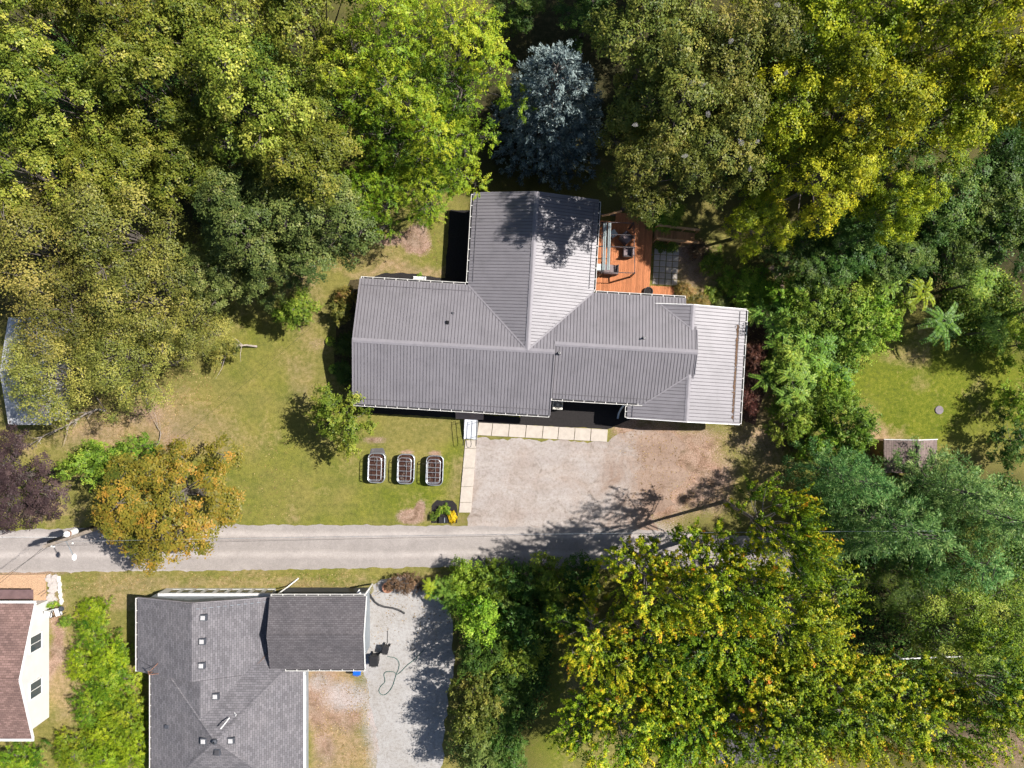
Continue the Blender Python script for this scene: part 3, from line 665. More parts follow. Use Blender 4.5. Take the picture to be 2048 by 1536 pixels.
obj('roof_patch', MB().bbox(*[a-gx for a in (-23.9,-23.6)], *[a-gy for a in (-23.7,-23.45)], 2.98, 3.10, .02), M['darkfascia'], g)
# satellite dish on its arm
dp = P(458,1440,4.2); du, dv = dp.x-gx, dp.y-gy; dz = 3.75
sd = thing('satellite_dish', 'small white satellite dish on a bent arm standing on the grey shingled roof', 'satellite dish', (dp.x, dp.y, dz))
obj('mast', MB().tube([(.25,.35,-.05),(.15,.2,.35),(-.1,-.1,.5)], .04, 8), M['white'], sd)
obj('dish', MB().lathe(0,0,[(.02,0),(.12,.02),(.22,.06),(.235,.075),(.22,.085),(.1,.05),(.02,.03)], 18), M['white'], sd).rotation_euler = (.6,-.5,0)
sd.children[-1].location = (-.22,-.2,.52)
obj('feed_arm', MB().tube([(.25,.35,.1),(.35,.15,.2),(.4,.3,.28)], .035, 6), M['white'], sd)
# service mast with wire braces at the roof corner
p = P(309,1340,2.6)
sm = thing('service_mast', 'braced electrical service mast at the gutter corner of the grey shingled roof', 'mast', (p.x, p.y, 2.5))
obj('mast', MB().tube([(0,0,-.2),(.06,.05,.9),(.3,.5,1.5)], .03, 8), M['rust'], sd if False else sm)
obj('brace', MB().tube([(.1,.1,1.1),(.9,-.1,.35)], .02, 6), M['rust'], sm); obj('brace', MB().tube([(.2,.3,1.3),(.7,.9,.3)], .02, 6), M['rust'], sm)

# --- white gabled neighbour house with brown shingles, at the left edge
w = thing('gabled_house', 'white gabled house with brown shingle roof cut off by the left edge', 'house', (-38, -20.1, 0))
wx, wy = -38.0, -20.1
zW = lambda u, v: 2.2+.317*(4.73-abs(v))
slope(w, [(-9,0),(33.41*-1-wx,0),(-33.40-wx,4.73),(-9,4.73)], zW, M['brown'], 'u'); slope(w, [(-9,-4.73),(-33.56-wx,-4.73),(-33.41-wx,0),(-9,0)], zW, M['brown'], 'u')
obj('ridge_cap', MB().bar((-9,0,3.71),(-33.42-wx,0,3.71),.26,.03), M['brown'], w)
for a, b in (((-33.385-wx,4.75),(-33.395-wx,0)), ((-33.395-wx,0),(-33.545-wx,-4.75))): strip(w, (*a, zW(*a)-.03), (*b, zW(*b)-.03), .06, .18, M['white'], 'rake_trim')
strip(w, (-9,4.83,2.17), (-33.36-wx,4.83,2.17), .16, .09, M['white'], 'eave_trim'); strip(w, (-9,-4.83,2.17), (-33.5-wx,-4.83,2.17), .16, .09, M['white'], 'eave_trim')
walls(w, -9, -33.91-wx, -4.3, 4.3, 2.25, M['siding'], 'u', 3.55)
for k in range(1, 14):
    z = k*.26; hw = 4.3 if z < 2.25 else 4.3*(3.55-z)/1.3
    if hw > .2: obj('siding_board', MB().add([(-33.91-wx+.002,-hw,z-.245),(-33.91-wx+.016,-hw,z-.245),(-33.91-wx+.004,-hw,z),(-33.91-wx+.002,hw,z-.245),(-33.91-wx+.016,hw,z-.245),(-33.91-wx+.004,hw,z)], [(0,2,1),(3,4,5),(1,2,5,4),(0,1,4,3)]), M['siding'], w)
for py in (1285, 1377):
    zc = 1.45; y = P(70, py, zc).y-wy; window(w, (-33.89-wx, y, zc), 1.15, 1.2, (1,0,0))
dk = obj('lower_roof', MB().box(-9,-34.0-wx,4.85,5.5,1.5,1.56), mat('dark_porch_roof', (.16,.10,.10), .2), w)
# chairs / air units beside the white wall, the sandy porch and rubble border
yard = solo('porch_floor', MB().prism([P(x,y)[:2] for x,y in ((-260,1152),(92,1148),(94,1208),(60,1218),(-260,1222))], 0, .12), M['peach'], 'peach-coloured gravel porch floor in front of the white gabled house', 'porch')
for i in range(4):
    solo('roof_batten' if False else 'fallen_stick', MB().tube([tuple(P(*a)) for a in (((75+i*6,1190+i*3,.16),(90+i*5,1180+i*2,.2)))], .02, 5), M['bark'],
         ('short dark stick lying on the peach porch floor', )[0], 'stick', group='sticks on the porch floor') if i < 2 else None
r = np.random.default_rng(5)
for k in range(26):
    px = 100+r.random()*12+ (8 if k > 18 else 0)*0; py = 1148+r.random()*62; p = P(px, py); s = .14+r.random()*.16; a = r.random()*3
    pts = [(p.x+s*math.cos(a+t*1.047)*(.7+r.random()*.5), p.y+s*math.sin(a+t*1.047)*(.6+r.random()*.4)) for t in range(6)]
    solo('border_stone', MB().prism(pts, 0, .1+r.random()*.12), M['stone'], 'pale rubble stone in the short stone border beside the peach porch', 'stone', group='rubble stones of the porch border')
for k in range(5):
    p = P(119+k*1.2, 1158+k*11); pts = [(p.x+.11*math.cos(t*1.05+k)*(1+.3*math.sin(k*3+t)), p.y+.26*math.sin(t*1.05+k)) for t in range(6)]
    solo('edging_stone', MB().prism(pts, 0, .14), M['white'], 'narrow whitewashed stone in the edging line right of the rubble border', 'stone', group='white edging stones')
def chair_set(px, py, label, rot):
    p = P(px, py); c = thing('garden_chair', label, 'chair', (p.x, p.y, 0), rot)
    obj('seat', MB().bbox(-.25,.25,-.25,.25,.40,.45), M['white'], c); obj('backrest', MB().add([(-.25,.22,.45),(.25,.22,.45),(.25,.36,.9),(-.25,.36,.9),(-.25,.25,.45),(.25,.25,.45),(.25,.39,.9),(-.25,.39,.9)], [(0,1,2,3),(4,7,6,5),(0,4,5,1),(3,2,6,7),(0,3,7,4),(1,5,6,2)]), M['white'], c)
    for a, b in ((-.22,-.22),(.22,-.22),(-.22,.22),(.22,.22)): obj('leg', MB().bar((a,b,0),(a,b,.40),.04), M['black'], c)
    for s in (-1, 1): obj('armrest', MB().tube([(s*.27,-.22,.40),(s*.27,-.2,.62),(s*.27,.26,.64)], .025, 6), M['black'], c)
chair_set(105,1224,'white garden chair with black arms standing against the white gabled wall', -.2)
chair_set(124,1221,'white garden chair with a round bowl on it, right of the other garden chair', .3)
p = P(124,1217,.5); solo('bowl', MB().lathe(p.x,p.y,[(.02,.47),(.16,.5),(.2,.6),(.18,.6),(.14,.52),(.02,.5)],16), M['darkfascia'], 'dark round bowl resting on the right-hand garden chair', 'bowl')

# --- silver-roofed outbuilding under the trees at the left edge
s = thing('silver_roof_shed', 'long low building with dented silver roof half hidden under trees, left edge', 'shed', (-31, .9, 0))
zS = lambda u, v: 2.3+.22*(3.7-abs(v))
c0 = P(12,633,2.3); 
slope(s, [(-4.2,0),(-1.2,0),(-1.2,3.75),(-4.2,3.75)], zS, M['silver'], 'u'); slope(s, [(-4.2,-3.75),(-1.2,-3.75),(-1.2,0),(-4.2,0)], zS, M['silver'], 'u')
caps(s, [(-4.2,0,3.11),(-1.2,0,3.11)], .15, M['silver']); walls(s, -4.0,-1.4,-3.5,3.5,2.3,M['siding'],'u',3.0)

# --- garden shed in the clearing on the right
c = P(1826,915,2.5)
sh = thing('garden_shed', 'small wooden garden shed with brown roof in the clearing, partly under pine boughs', 'shed', (c.x, c.y, 0))
rx = P(1838,0,2.9).x-c.x; e1 = P(1874,0,2.2).x-c.x; e0 = 2*rx-e1-.35; y1 = P(0,880,2.4).y-c.y; y0 = P(0,946,2.4).y-c.y
zD = lambda u, v: 2.75-(.32 if u > rx else .28)*abs(u-rx)
slope(sh, [(rx,y0),(e1,y0+.6),(e1,y1),(rx,y1)], zD, M['shed'], 'v'); slope(sh, [(e0,y0),(rx,y0),(rx,y1),(e0,y1)], zD, M['shed'], 'v')
obj('ridge_board', MB().bar((rx,y0-.02,2.77),(rx,y1+.02,2.77),.09,.03), M['bark'], sh)
strip(sh, (e0,y1+.03,zD(e0,0)), (rx,y1+.03,2.75), .05, .12, M['white'], 'rake_trim'); strip(sh, (rx,y1+.03,2.75), (e1,y1+.03,zD(e1,0)), .05, .12, M['white'], 'rake_trim')
walls(sh, e0+.15, e1-.15, y0+.15, y1-.12, 2.2, mat('brown_boards', (.22,.13,.09), .2), 'v', 2.62)

# --- house hidden beneath the maples, lower right
c = P(1440,1420)
hh = thing('hidden_house', 'dark-roofed low building glimpsed through the maple crowns at the lower right', 'house', (c.x, c.y, 0))
zH = lambda u, v: 2.4+.25*(2.6-abs(v))
slope(hh, [(-4,0),(3.6,0),(3.6,2.6),(-4,2.6)], zH, M['gsh'], 'u'); slope(hh, [(-4,-2.6),(3.6,-2.6),(3.6,0),(-4,0)], zH, M['gsh'], 'u')
walls(hh, -3.8,3.4,-2.3,2.3,2.4,M['bluesiding'],'u',2.9); caps(hh, [(-4,0,3.06),(3.6,0,3.06)], .15, M['gsh'])
gutter(hh, (-4,2.6),(3.6,2.6),2.38,(0,1))
# ------------------------------------------------------------------ paths, stoop, ramp
def quad_prism(pix, z0, z1, b=.012):
    pts = [P(*p)[:2] for p in pix]
    if area(pts) < 0: pts = pts[::-1]
    c = Vector((sum(p[0] for p in pts)/4, sum(p[1] for p in pts)/4)); ins = [(Vector(p)-c)*(1-b/max(.01,(Vector(p)-c).length))+c for p in pts]
    return MB().add([(x,y,z0) for x,y in pts]+[(x,y,z1-b) for x,y in pts]+[(p.x,p.y,z1) for p in ins],
                    [(3,2,1,0),(8,9,10,11)]+[(i,(i+1)%4,4+(i+1)%4,4+i) for i in range(4)]+[(4+i,4+(i+1)%4,8+(i+1)%4,8+i) for i in range(4)])
def lerp2(a, b, t): return (a[0]+(b[0]-a[0])*t, a[1]+(b[1]-a[1])*t)
def slabs(name, label, a0, a1, b0, b1, cuts):
    """a path cut into slabs between two edge lines a and b"""
    c = P(*lerp2(lerp2(a0,a1,.5), lerp2(b0,b1,.5), .5)); root = thing(name, None, None, (c.x, c.y, 0)); root['kind'] = 'structure'; del_ = .002
    for i, (s, t) in enumerate(zip(cuts[:-1], cuts[1:])):
        mb = quad_prism([lerp2(a0,a1,s+del_), lerp2(a0,a1,t-del_), lerp2(b0,b1,t-del_), lerp2(b0,b1,s+del_)], 0, .075+.006*((i*7)%3), .012)
        mb.v = [(x-c.x, y-c.y, z) for x, y, z in mb.v]; obj('slab', mb, M['concrete'], root)
    return root
slabs('sidewalk', '', (931,880),(918,1025), (953,880),(942,1025), [0,.115,.385,.64,.86,1.0])
slabs('sidewalk', '', (957,845),(1216,859), (954,870),(1214,883.5), [0,.11,.24,.37,.50,.62,.745,.87,1.0])
solo('stoop', quad_prism([(912,822),(968,823),(967,839),(912,837)], 0, .42, .02), mat('peach_concrete', (.55,.40,.32), .1, 3, .85), 'peach concrete stoop under the front eave of the ranch house', 'stoop')
p = P(942,858); t_ = math.radians(-3.0)
rp = thing('access_ramp', 'short white access ramp between the front stoop and the path', 'ramp', (p.x, p.y, 0), t_)
obj('ramp_deck', MB().add([(-.46,.72,.36),(.46,.72,.36),(.46,-.74,.08),(-.46,-.74,.08),(-.46,.72,.41),(.46,.72,.41),(.46,-.74,.10),(-.46,-.74,.10)], [(4,7,6,5),(0,1,2,3),(0,4,5,1),(3,2,6,7),(0,3,7,4),(1,5,6,2)]), M['ramp'], rp)
for s in (-1, 1):
    obj('kerb_strip', MB().bar((s*.47,.72,.44),(s*.47,-.74,.13),.03,.08), M['ramp'], rp)
    f = .46*s
    obj('handrail', MB().tube([(f,.72,1.28),(f,.2,1.18),(f,-1.0,.96),(f,-1.16,.86),(f,-1.16,.62),(f,-1.0,.55),(f,.2,.78),(f,.72,.88),(f,.72,1.28)], .019, 8), M['black'], rp)
    for y, z in ((.55,1.24),(-.5,1.05)): obj('rail_post', MB().tube([(f,y,.1),(f,y,z)], .018, 8), M['black'], rp)
# air-conditioner
p = P(1115,809,.4)
ac = thing('air_conditioner', 'pale square air-conditioner unit with round fan grille in the black mulch bed', 'air conditioner', (p.x, p.y, 0), math.radians(-3.4))
obj('casing', MB().bbox(-.36,.36,-.36,.36,0,.78,.03), mat('cream_casing', (.60,.57,.50), .06), ac)
fn = obj('fan_well', MB().cyl(0,0,.70,.784,.30,.30,28), M['black'], ac)
for k in range(14):
    a = k*math.pi/7; obj('grille_bar', MB().bar((.05*math.cos(a),.05*math.sin(a),.80),(.31*math.cos(a+.25),.31*math.sin(a+.25),.80),.025,.012), mat('cream_casing', (.6,.57,.5)), fn)
obj('fan_hub', MB().cyl(0,0,.786,.82,.07,.06,16), mat('cream_casing', (.6,.57,.5)), fn)
# white bench behind the house
p = P(838,558,.4); bn = thing('garden_bench', 'small white bench at the back wall of the ranch house', 'bench', (p.x, p.y, 0), math.radians(-3.4))
for k in range(3): obj('seat_slat', MB().bbox(-.42,.42,-.13+k*.11,-.04+k*.11,.40,.43,.008), M['white'], bn)
for a in (-.36,.36):
    obj('leg', MB().bar((a,-.1,0),(a,-.1,.40),.06), M['white'], bn); obj('leg', MB().bar((a,.15,0),(a,.15,.40),.06), M['white'], bn)
obj('rolled_arm', MB().tube([(.45,-.12,.46),(.45,.18,.46)], .07, 10), M['white'], bn)

# ------------------------------------------------------------------ raised stock-tank beds
def rrect(hx, hy, r, n=5):
    pts = []
    for cx, cy, a0 in ((hx-r,hy-r,0),(-hx+r,hy-r,90),(-hx+r,-hy+r,180),(hx-r,-hy+r,270)):
        for k in range(n+1):
            a = math.radians(a0+90*k/n); pts.append((cx+r*math.cos(a), cy+r*math.sin(a)))
    return pts
def tank(px, py, label, rot, seed):
    p = P(px, py); t = thing('planter_tank', label, 'planter', (p.x, p.y, 0), rot, 'stock tank planters on the front lawn')
    o, i_ = rrect(.60,1.06,.34), rrect(.565,1.025,.31); n = len(o); mb = MB()
    mb.add([(x,y,0) for x,y in o]+[(x,y,.62) for x,y in o]+[(x,y,.62) for x,y in i_]+[(x,y,.30) for x,y in i_],
           [(k,(k+1)%n,n+(k+1)%n,n+k) for k in range(n)]+[(n+k,n+(k+1)%n,2*n+(k+1)%n,2*n+k) for k in range(n)]+[(2*n+k,2*n+(k+1)%n,3*n+(k+1)%n,3*n+k) for k in range(n)])
    tk = obj('tank_wall', mb, M['galv'], t)
    obj('rim', MB().tube([(x,y,.63) for x,y in rrect(.60,1.06,.34)], .028, 6, close=True), M['galv'], tk)
    obj('soil', MB().add([(x,y,.50+.03*math.sin(k*2.3+seed)) for k,(x,y) in enumerate(i_)]+[(0,0,.54)], [(k,(k+1)%n,n) for k in range(n)]), M['soil'], t)
    tr = obj('trellis_hoop', MB().tube([(x,y,1.12) for x,y in rrect(.45,.86,.24)], .024, 6, close=True), M['galv'], t)
    for y in (-.78,-.44,-.08,.28,.62): obj('trellis_bar', MB().tube([(-.45,y,1.12),(.45,y,1.12)], .019, 6), M['galv'], tr)
    for x, y in ((-.44,.6),(.44,.6),(-.44,-.6),(.44,-.6),(-.44,0),(.44,0)): obj('trellis_post', MB().tube([(x*1.22,y,.3),(x,y,1.12)], .019, 6), M['galv'], tr)
    obj('trellis_bar', MB().tube([(.12,.86,1.11),(.12,-.86,1.11)], .009, 5), M['galv'], tr)
    r = np.random.default_rng(seed); mb = MB()
    for k in range(9):
        x, y = r.uniform(-.4,.4), r.uniform(-.8,.8); pts = [(x,y,.5)]
        for j in range(4): x += r.normal(0,.1); y += r.normal(0,.14); pts.append((x,y,.55+.1*j*r.random()))
        mb.tube(pts, .009, 4)
    obj('dry_stems', mb, M['deadwood'], t)
tank(756,934,'leftmost of the three galvanised tank planters with trellis frames on the lawn', math.radians(-2), 1)
tank(814,936,'middle one of the three galvanised tank planters with trellis frames', math.radians(-2), 2)
tank(871,939,'rightmost galvanised tank planter, nearest the concrete path, with trellis frame', math.radians(-2), 3)
p = P(757,900); solo('rubber_mat', MB().prism([P(*a)[:2] for a in ((740,905),(743,897),(766,896),(770,903),(770,909),(741,911))], .0, .025), mat('grey_mat', (.10,.095,.10), .2), 'dark grey mat behind the leftmost tank planter', 'mat')
# little bed by the road
p = P(888,1038); bx = thing('meter_box', 'small black box with a silver pipe in the mulch bed by the road', 'utility box', (p.x, p.y, 0))
obj('box_body', MB().bbox(-.38,.34,-.28,.22,.01,.22,.04), M['blackplastic'], bx); obj('pipe', MB().tube([(.05,-.2,.25),(.06,.15,.32)], .04, 8), M['galv'], bx)

# ------------------------------------------------------------------ deck behind the house
DF = Frame((1.15, 2.64), -3.4); DZ = .45
def DL(px, py, z=DZ): return DF.L(px, py, z)
def rel(o, l): return (l[0]-o[0], l[1]-o[1])
d0 = DL(1200,592); deck = thing('wooden_deck', 'redwood-stained wooden deck behind the house in the angle of the wings', 'deck')
wp = P(1200,592); deck.location = (wp.x, wp.y, 0); deck.rotation_euler = (0,0,math.radians(-3.4))
def D(px, py, z=DZ): return rel(d0, DL(px, py, z))
x0 = D(1194,500)[0]; x1 = D(1305,500)[0]; yb = D(1250,585)[1]-.05; nb = int((x1-x0)/.145)
for k in range(nb):
    u = x0+k*.145
    yt = D(1250, 428)[1] if u < D(1303,460)[0] else D(1250,500)[1]
    if u < D(1228,440)[0]: yt = D(1250,446)[1]
    obj('deck_board', MB().bbox(u, u+.138, yb, yt, DZ-.035, DZ, .006), M['deck'], deck)
for yy in (yb+.1, (yb+yt)/2, yt-.15): obj('joist', MB().box(x0, x1, yy-.04, yy+.04, DZ-.22, DZ-.036), M['bark'], deck)
for px, py in ((1200,580),(1300,580),(1300,500),(1300,432),(1235,432)):
    u, v = D(px, py); obj('deck_post', MB().bar((u,v,0),(u,v,DZ-.036),.1), M['bark'], deck)
# step platform at the lower right of the deck
a, b = D(1290,572,.25), D(1345,592,.25)
for k in range(14):
    u = x1+.006+k*.145
    if u < b[0]: obj('step_board', MB().bbox(u, u+.138, b[1], a[1], .20, .235, .006), mat_deck2 if False else M['deck'], deck)
# ramp with plank rails
ra, rb = D(1304,458), D(1392,489)
L0, L1, T0, B0 = x1+.01, rb[0], ra[1]-.03, D(1340,484)[1]
n = int((L1-L0)/.15)
rmp = thing('boardwalk_ramp', 'honey-coloured boardwalk ramp with plank rails leading off the deck', 'ramp'); rmp.location = deck.location; rmp.rotation_euler = deck.rotation_euler
tilt = -3.0*0
for k in range(n):
    u = L0+k*.15; z = DZ-.25*k/n; sk = -.10*k/n
    obj('ramp_board', MB().bbox(u, u+.142, B0+sk, T0+sk, z-.035, z, .006), wood_material('ramp_board_wood', (.50,.26,.12)) if 'rbw' not in M else M['rbw'], rmp); 
    if 'rbw' not in M: M['rbw'] = rmp.children[0].data.materials[0]
for y_, s_ in ((T0,1), (B0,-1)):
    for dz, w_ in ((.92,.14), (.55,.04)):
        obj('rail_plank', MB().bar((L0,y_+s_*.05,DZ+dz),(L1,y_-.10+s_*.05,DZ-.25+dz),w_,.035), M['plank'], rmp)
    for t in (0,.33,.66,1):
        u = L0+(L1-L0-.08)*t+.04; obj('rail_post', MB().bar((u,y_-.1*t+s_*.05,0),(u,y_-.1*t+s_*.05,DZ-.25*t+.9),.08), M['plank'], rmp)
# deck railing at the far side
dr_ = obj('deck_rail', MB().bar((D(1200,430)[0],D(1200,440)[1],DZ+.9),(D(1238,430)[0],D(1238,430)[1],DZ+.9),.13,.035), M['plank'], deck)
obj('deck_rail', MB().bar((D(1298,428)[0],D(1298,420)[1],DZ+.9),(D(1300,452)[0],D(1300,455)[1],DZ+.9),.10,.035), M['plank'], deck)
# square pavers
ps = thing('paver_patio', 'small patio of square grey pavers with mossy joints beside the deck', 'patio'); ps.location = deck.location; ps.rotation_euler = deck.rotation_euler
c0, c1 = D(1307,498,.03), D(1353,573,.03); sx, sy = (c1[0]-c0[0])/4, (c0[1]-c1[1])/6; rr = np.random.default_rng(9)
me = MB().bbox(-sx*.44, sx*.44, -sy*.45, sy*.45, 0, .04, .01).mesh('paver')
for i in range(4):
    for j in range(6):
        o = obj('paver', me, M['paver'], ps); o.location = (c0[0]+(i+.5)*sx-.02*j*0, c1[1]+(j+.5)*sy, .01); o.rotation_euler = (0,0,rr.normal(0,.015))
# pergola frame with the canopy drawn back
pg = thing('pergola', 'metal pergola frame over the deck with its pale canopy drawn to one side', 'pergola'); pg.location = deck.location; pg.rotation_euler = deck.rotation_euler
def D3(px, py, z): u, v = D(px, py, z); return (u, v, z)
PZ = 2.35
for a, b in (((1198,446),(1266,448)), ((1199,470),(1268,472)), ((1197,494),(1270,497)), ((1196,545),(1268,548)), ((1266,446),(1268,548)), ((1203,446),(1201,548))): obj('beam', MB().bar(D3(*a,PZ), D3(*b,PZ), .045, .07), M['frame'], pg)
for a in ((1203,446),(1266,447),(1268,547),(1201,547)):
    u, v = D(*a, PZ); obj('post', MB().bar((u,v,DZ),(u,v,PZ-.05),.1), M['frame'], pg)
for k, px in enumerate((1206.5,1210,1216,1219)):
    obj('canopy_fold', MB().tube([D3(px,448,PZ+.1), D3(px-1.5,500,PZ+.02+.05*(k%2)), D3(px-3,542,PZ+.1)], [.06,.05,.06], 8), M['canopy'], pg)
# furniture
def armchair(px, py, rot, label, wdt=.78):
    u, v = D(px, py); p = P(px, py, DZ); c = thing('patio_chair', label, 'chair', (p.x, p.y, DZ), rot)
    h = wdt/2
    obj('seat_cushion', MB().bbox(-h+.1,h-.1,-.32,.24,.26,.42,.04), M['fabric'], c); obj('back_cushion', MB().bbox(-h+.08,h-.08,.24,.38,.28,.82,.05), M['fabric'], c)
    for s in (-1,1): obj('armrest', MB().bbox(s*(h-.05)-.05,s*(h-.05)+.05,-.34,.36,.08,.60,.02), M['frame'], c)
    for a, b in ((-1,-1),(1,-1),(-1,1),(1,1)): obj('leg', MB().bar((a*(h-.06),b*.3,0),(a*(h-.06),b*.3,.1),.06), M['frame'], c)
    obj('base', MB().bbox(-h+.1,h-.1,-.34,.36,.10,.25,.01), M['frame'], c)
armchair(1250,479,.75,'taupe cushioned patio chair turned at an angle on the deck')
armchair(1254,506,math.radians(-93),'taupe cushioned patio chair facing left on the deck')
armchair(1219,540,math.radians(175),'wide taupe patio sofa by the house wall under the canopy folds', 1.15)
def side_table(px, py, rot, label):
    p = P(px, py, DZ+.5); t = thing('side_table', label, 'table', (p.x, p.y, DZ), rot)
    obj('table_top', MB().bbox(-.24,.24,-.24,.24,.46,.50,.01), mat('pale_grey_top', (.5,.55,.56), .08), t)
    for a, b in ((-1,-1),(1,-1),(-1,1),(1,1)): obj('leg', MB().bar((a*.2,b*.2,0),(a*.2,b*.2,.46),.04), M['frame'], t)
side_table(1227,467,.6,'small pale square side table by the angled patio chair'); side_table(1197,534,-.05,'small pale square side table against the house wall')
p = P(1297,583,.6); pl = thing('round_planter', 'round black planter pot at the corner of the deck step', 'planter', (p.x, p.y, .24))
obj('pot', MB().lathe(0,0,[(.22,0),(.30,.36),(.33,.42),(.29,.42),(.26,.32)],20), M['blackplastic'], pl); obj('soil', MB().cyl(0,0,.30,.34,.27,.27,18), M['mulch'], pl)
p = P(1303,404,1.2); solo('garden_sign', MB().bar(P(1299,412,1.1), P(1308,399,1.2), .18, .02), mat('pale_panel', (.55,.57,.62), .1), 'tilted pale panel standing beyond the deck among the shrubs', 'panel')

# ------------------------------------------------------------------ things by the garage
def bin_(px, py, label, m, rot, s=1.0, name='trash_bin'):
    p = P(px, py, .9); b = thing(name, label, 'bin', (p.x, p.y, 0), rot)
    w0, w1, h = .24*s, .31*s, 1.0*s
    obj('body', MB().add([(-w0,-w0,.05),(w0,-w0,.05),(w0,w0,.05),(-w0,w0,.05),(-w1,-w1,h),(w1,-w1,h),(w1,w1*1.15,h),(-w1,w1*1.15,h)], [(3,2,1,0),(4,5,6,7),(0,1,5,4),(1,2,6,5),(2,3,7,6),(3,0,4,7)]), m, b)
    obj('lid', MB().bbox(-w1-.02,w1+.02,-w1-.03,w1*1.15+.04,h+.002,h+.09,.05), m, b)
    obj('lid_handle', MB().bar((-w1*.6,-w1-.06,h+.05),(w1*.6,-w1-.06,h+.05),.03), m, b)
    for sx in (-1,1): obj('wheel', MB().tube([(sx*w0,w0+.05,.1),(sx*(w0+.06),w0+.05,.1)], .1, 12), M['black'], b)
bin_(748,1322,'black wheeled trash bin standing right against the garage wall', M['blackplastic'], 0)
bin_(769,1303,'smaller black square bin on the gravel, upper right of the big trash bin', M['blackplastic'], -.25, .72)
bin_(713,1343,'blue recycling bin half under the lower garage eave', M['blue'], math.radians(0), .85, 'recycling_bin')
solo('bin_sticker', MB().bar(P(708,1347.5,1.0),P(716,1347.5,1.0),.05,.01), M['white'], 'white strip on the lid of the blue recycling bin', 'sticker') if False else None
p = P(777,1172); fp = thing('fire_pit', 'round rusty fire pit bowl on the gravel above the garage', 'fire pit', (p.x, p.y, 0))
obj('bowl', MB().lathe(0,0,[(.1,.12),(.3,.2),(.36,.4),(.40,.42),(.33,.38),(.25,.25),(.02,.22)],20), M['rust'], fp)
for k in range(3): a = k*2.1+.4; obj('leg', MB().bar((.25*math.cos(a),.25*math.sin(a),.2),(.34*math.cos(a),.34*math.sin(a),0),.04), M['black'], fp)
obj('ash', MB().cyl(0,0,.24,.27,.25,.24,14), mat('ash_and_leaves', (.20,.12,.07), .4, 14, .95), fp)
obj('poker_handle', MB().tube([(-.3,-.2,.4),(-.75,-.5,.35)], .02, 6), M['black'], fp)
def ribbed(pts, r, name, m, label, cat):
    pts = [Vector(p) for p in pts]; out = []; rad = []; k = 0
    for a, b in zip(pts[:-1], pts[1:]):
        n = max(2, int((b-a).length/.05))
        for j in range(n): out.append(a.lerp(b, j/n)); rad.append(r*(1.0 if k % 2 else .8)); k += 1
    return solo(name, MB().tube(out, rad, 8), m, label, cat)
ribbed([P(x,y,.08) for x,y in ((738,1186),(742,1193),(749,1203),(758,1210),(770,1214),(785,1216),(800,1221),(811,1228))], .075, 'drain_pipe', M['blackplastic'], 'black corrugated drain pipe snaking from the garage corner over the gravel', 'drain pipe')
def curve(pts, n=8):
    out = []
    for i in range(len(pts)-1):
        p0, p1, p2, p3 = [Vector(pts[min(max(j,0),len(pts)-1)]) for j in (i-1,i,i+1,i+2)]
        for k in range(n):
            t = k/n; out.append(.5*((2*p1)+(p2-p0)*t+(2*p0-5*p1+4*p2-p3)*t*t+(3*p1-p0-3*p2+p3)*t**3))
    return out+[Vector(pts[-1])]
solo('garden_hose', MB().tube(curve([P(x,y,.035) for x,y in ((775,1313),(790,1316),(798,1325),(797,1338),(792,1350),(786,1370),(776,1385),(765,1390),(758,1382),(762,1372),(770,1363),(768,1348),(775,1343),(788,1344),(796,1348),(815,1330),(830,1318),(849,1298))], 6), .022, 6), M['hose'], 'thin green garden hose looping across the gravel drive', 'hose')
solo('power_cable', MB().tube(curve([P(x,y,.03) for x,y in ((775,1262),(775,1275),(774,1288),(769,1297))]), .018, 5), M['black'], 'short dark cable on the gravel above the smaller black bin', 'cable')
p = P(1878,820); mc = thing('manhole_cover', 'round grey cover set in the grass of the right-hand clearing', 'cover', (p.x, p.y, 0))
obj('disc', MB().cyl(0,0,.0,.06,.26,.24,20), mat('grey_cover', (.20,.165,.18), .15), mc); obj('rim', MB().lathe(0,0,[(.24,.062),(.30,.062),(.32,.0)],20), mat('grey_cover', (.2,.165,.18)), mc)

# ------------------------------------------------------------------ utility pole and wires
TOP = P(88,1093,9.0)
up = thing('utility_pole', 'weathered wooden utility pole with transformer and street lamp beside the road', 'utility pole', (TOP.x, TOP.y, 0))
obj('pole', MB().tube([(0,0,0),(0,0,4.5),(0,0,9.0)], [.17,.145,.115], 12), M['pole'], up)
tf = obj('transformer', MB().lathe(.17,.34,[(.02,6.3),(.2,6.3),(.2,7.15),(.17,7.22),(.02,7.24)],16), M['white'], up)
obj('rusty_band', MB().lathe(.17,.34,[(.21,7.0),(.21,7.12),(.2,7.13)],16), M['rust'], tf)
obj('bushing', MB().lathe(.12,.28,[(.03,7.2),(.05,7.3),(.03,7.4),(.02,7.45)],8), M['white'], tf)
obj('black_pole_tube', MB().tube([(-.02,.17,4.0),(-.02,.17,8.2),(-.02,.15,8.6)], .10, 8), M['black'], up)  # thick black tube added beside the upper pole
la = obj('lamp_arm', MB().tube([(.0,-.12,7.0),(.35,-.5,7.2),(.62,-.95,7.25)], .03, 8), M['galv'], up)
lh = obj('lamp_head', MB().lathe(0,0,[(.02,.14),(.12,.12),(.2,.0),(.21,-.06),(.15,-.1),(.02,-.11)],16), M['white'], up); lh.location = (.66,-1.1,7.22); lh.scale = (.7,1.1,.8)
for a in ((-.08,.02,8.85),(.1,-.1,8.5),(.05,-.2,8.2),(.3,-.32,6.8)): obj('insulator', MB().lathe(a[0],a[1],[(.02,a[2]-.1),(.06,a[2]-.05),(.06,a[2]+.03),(.03,a[2]+.08)],8), M['white'], up)
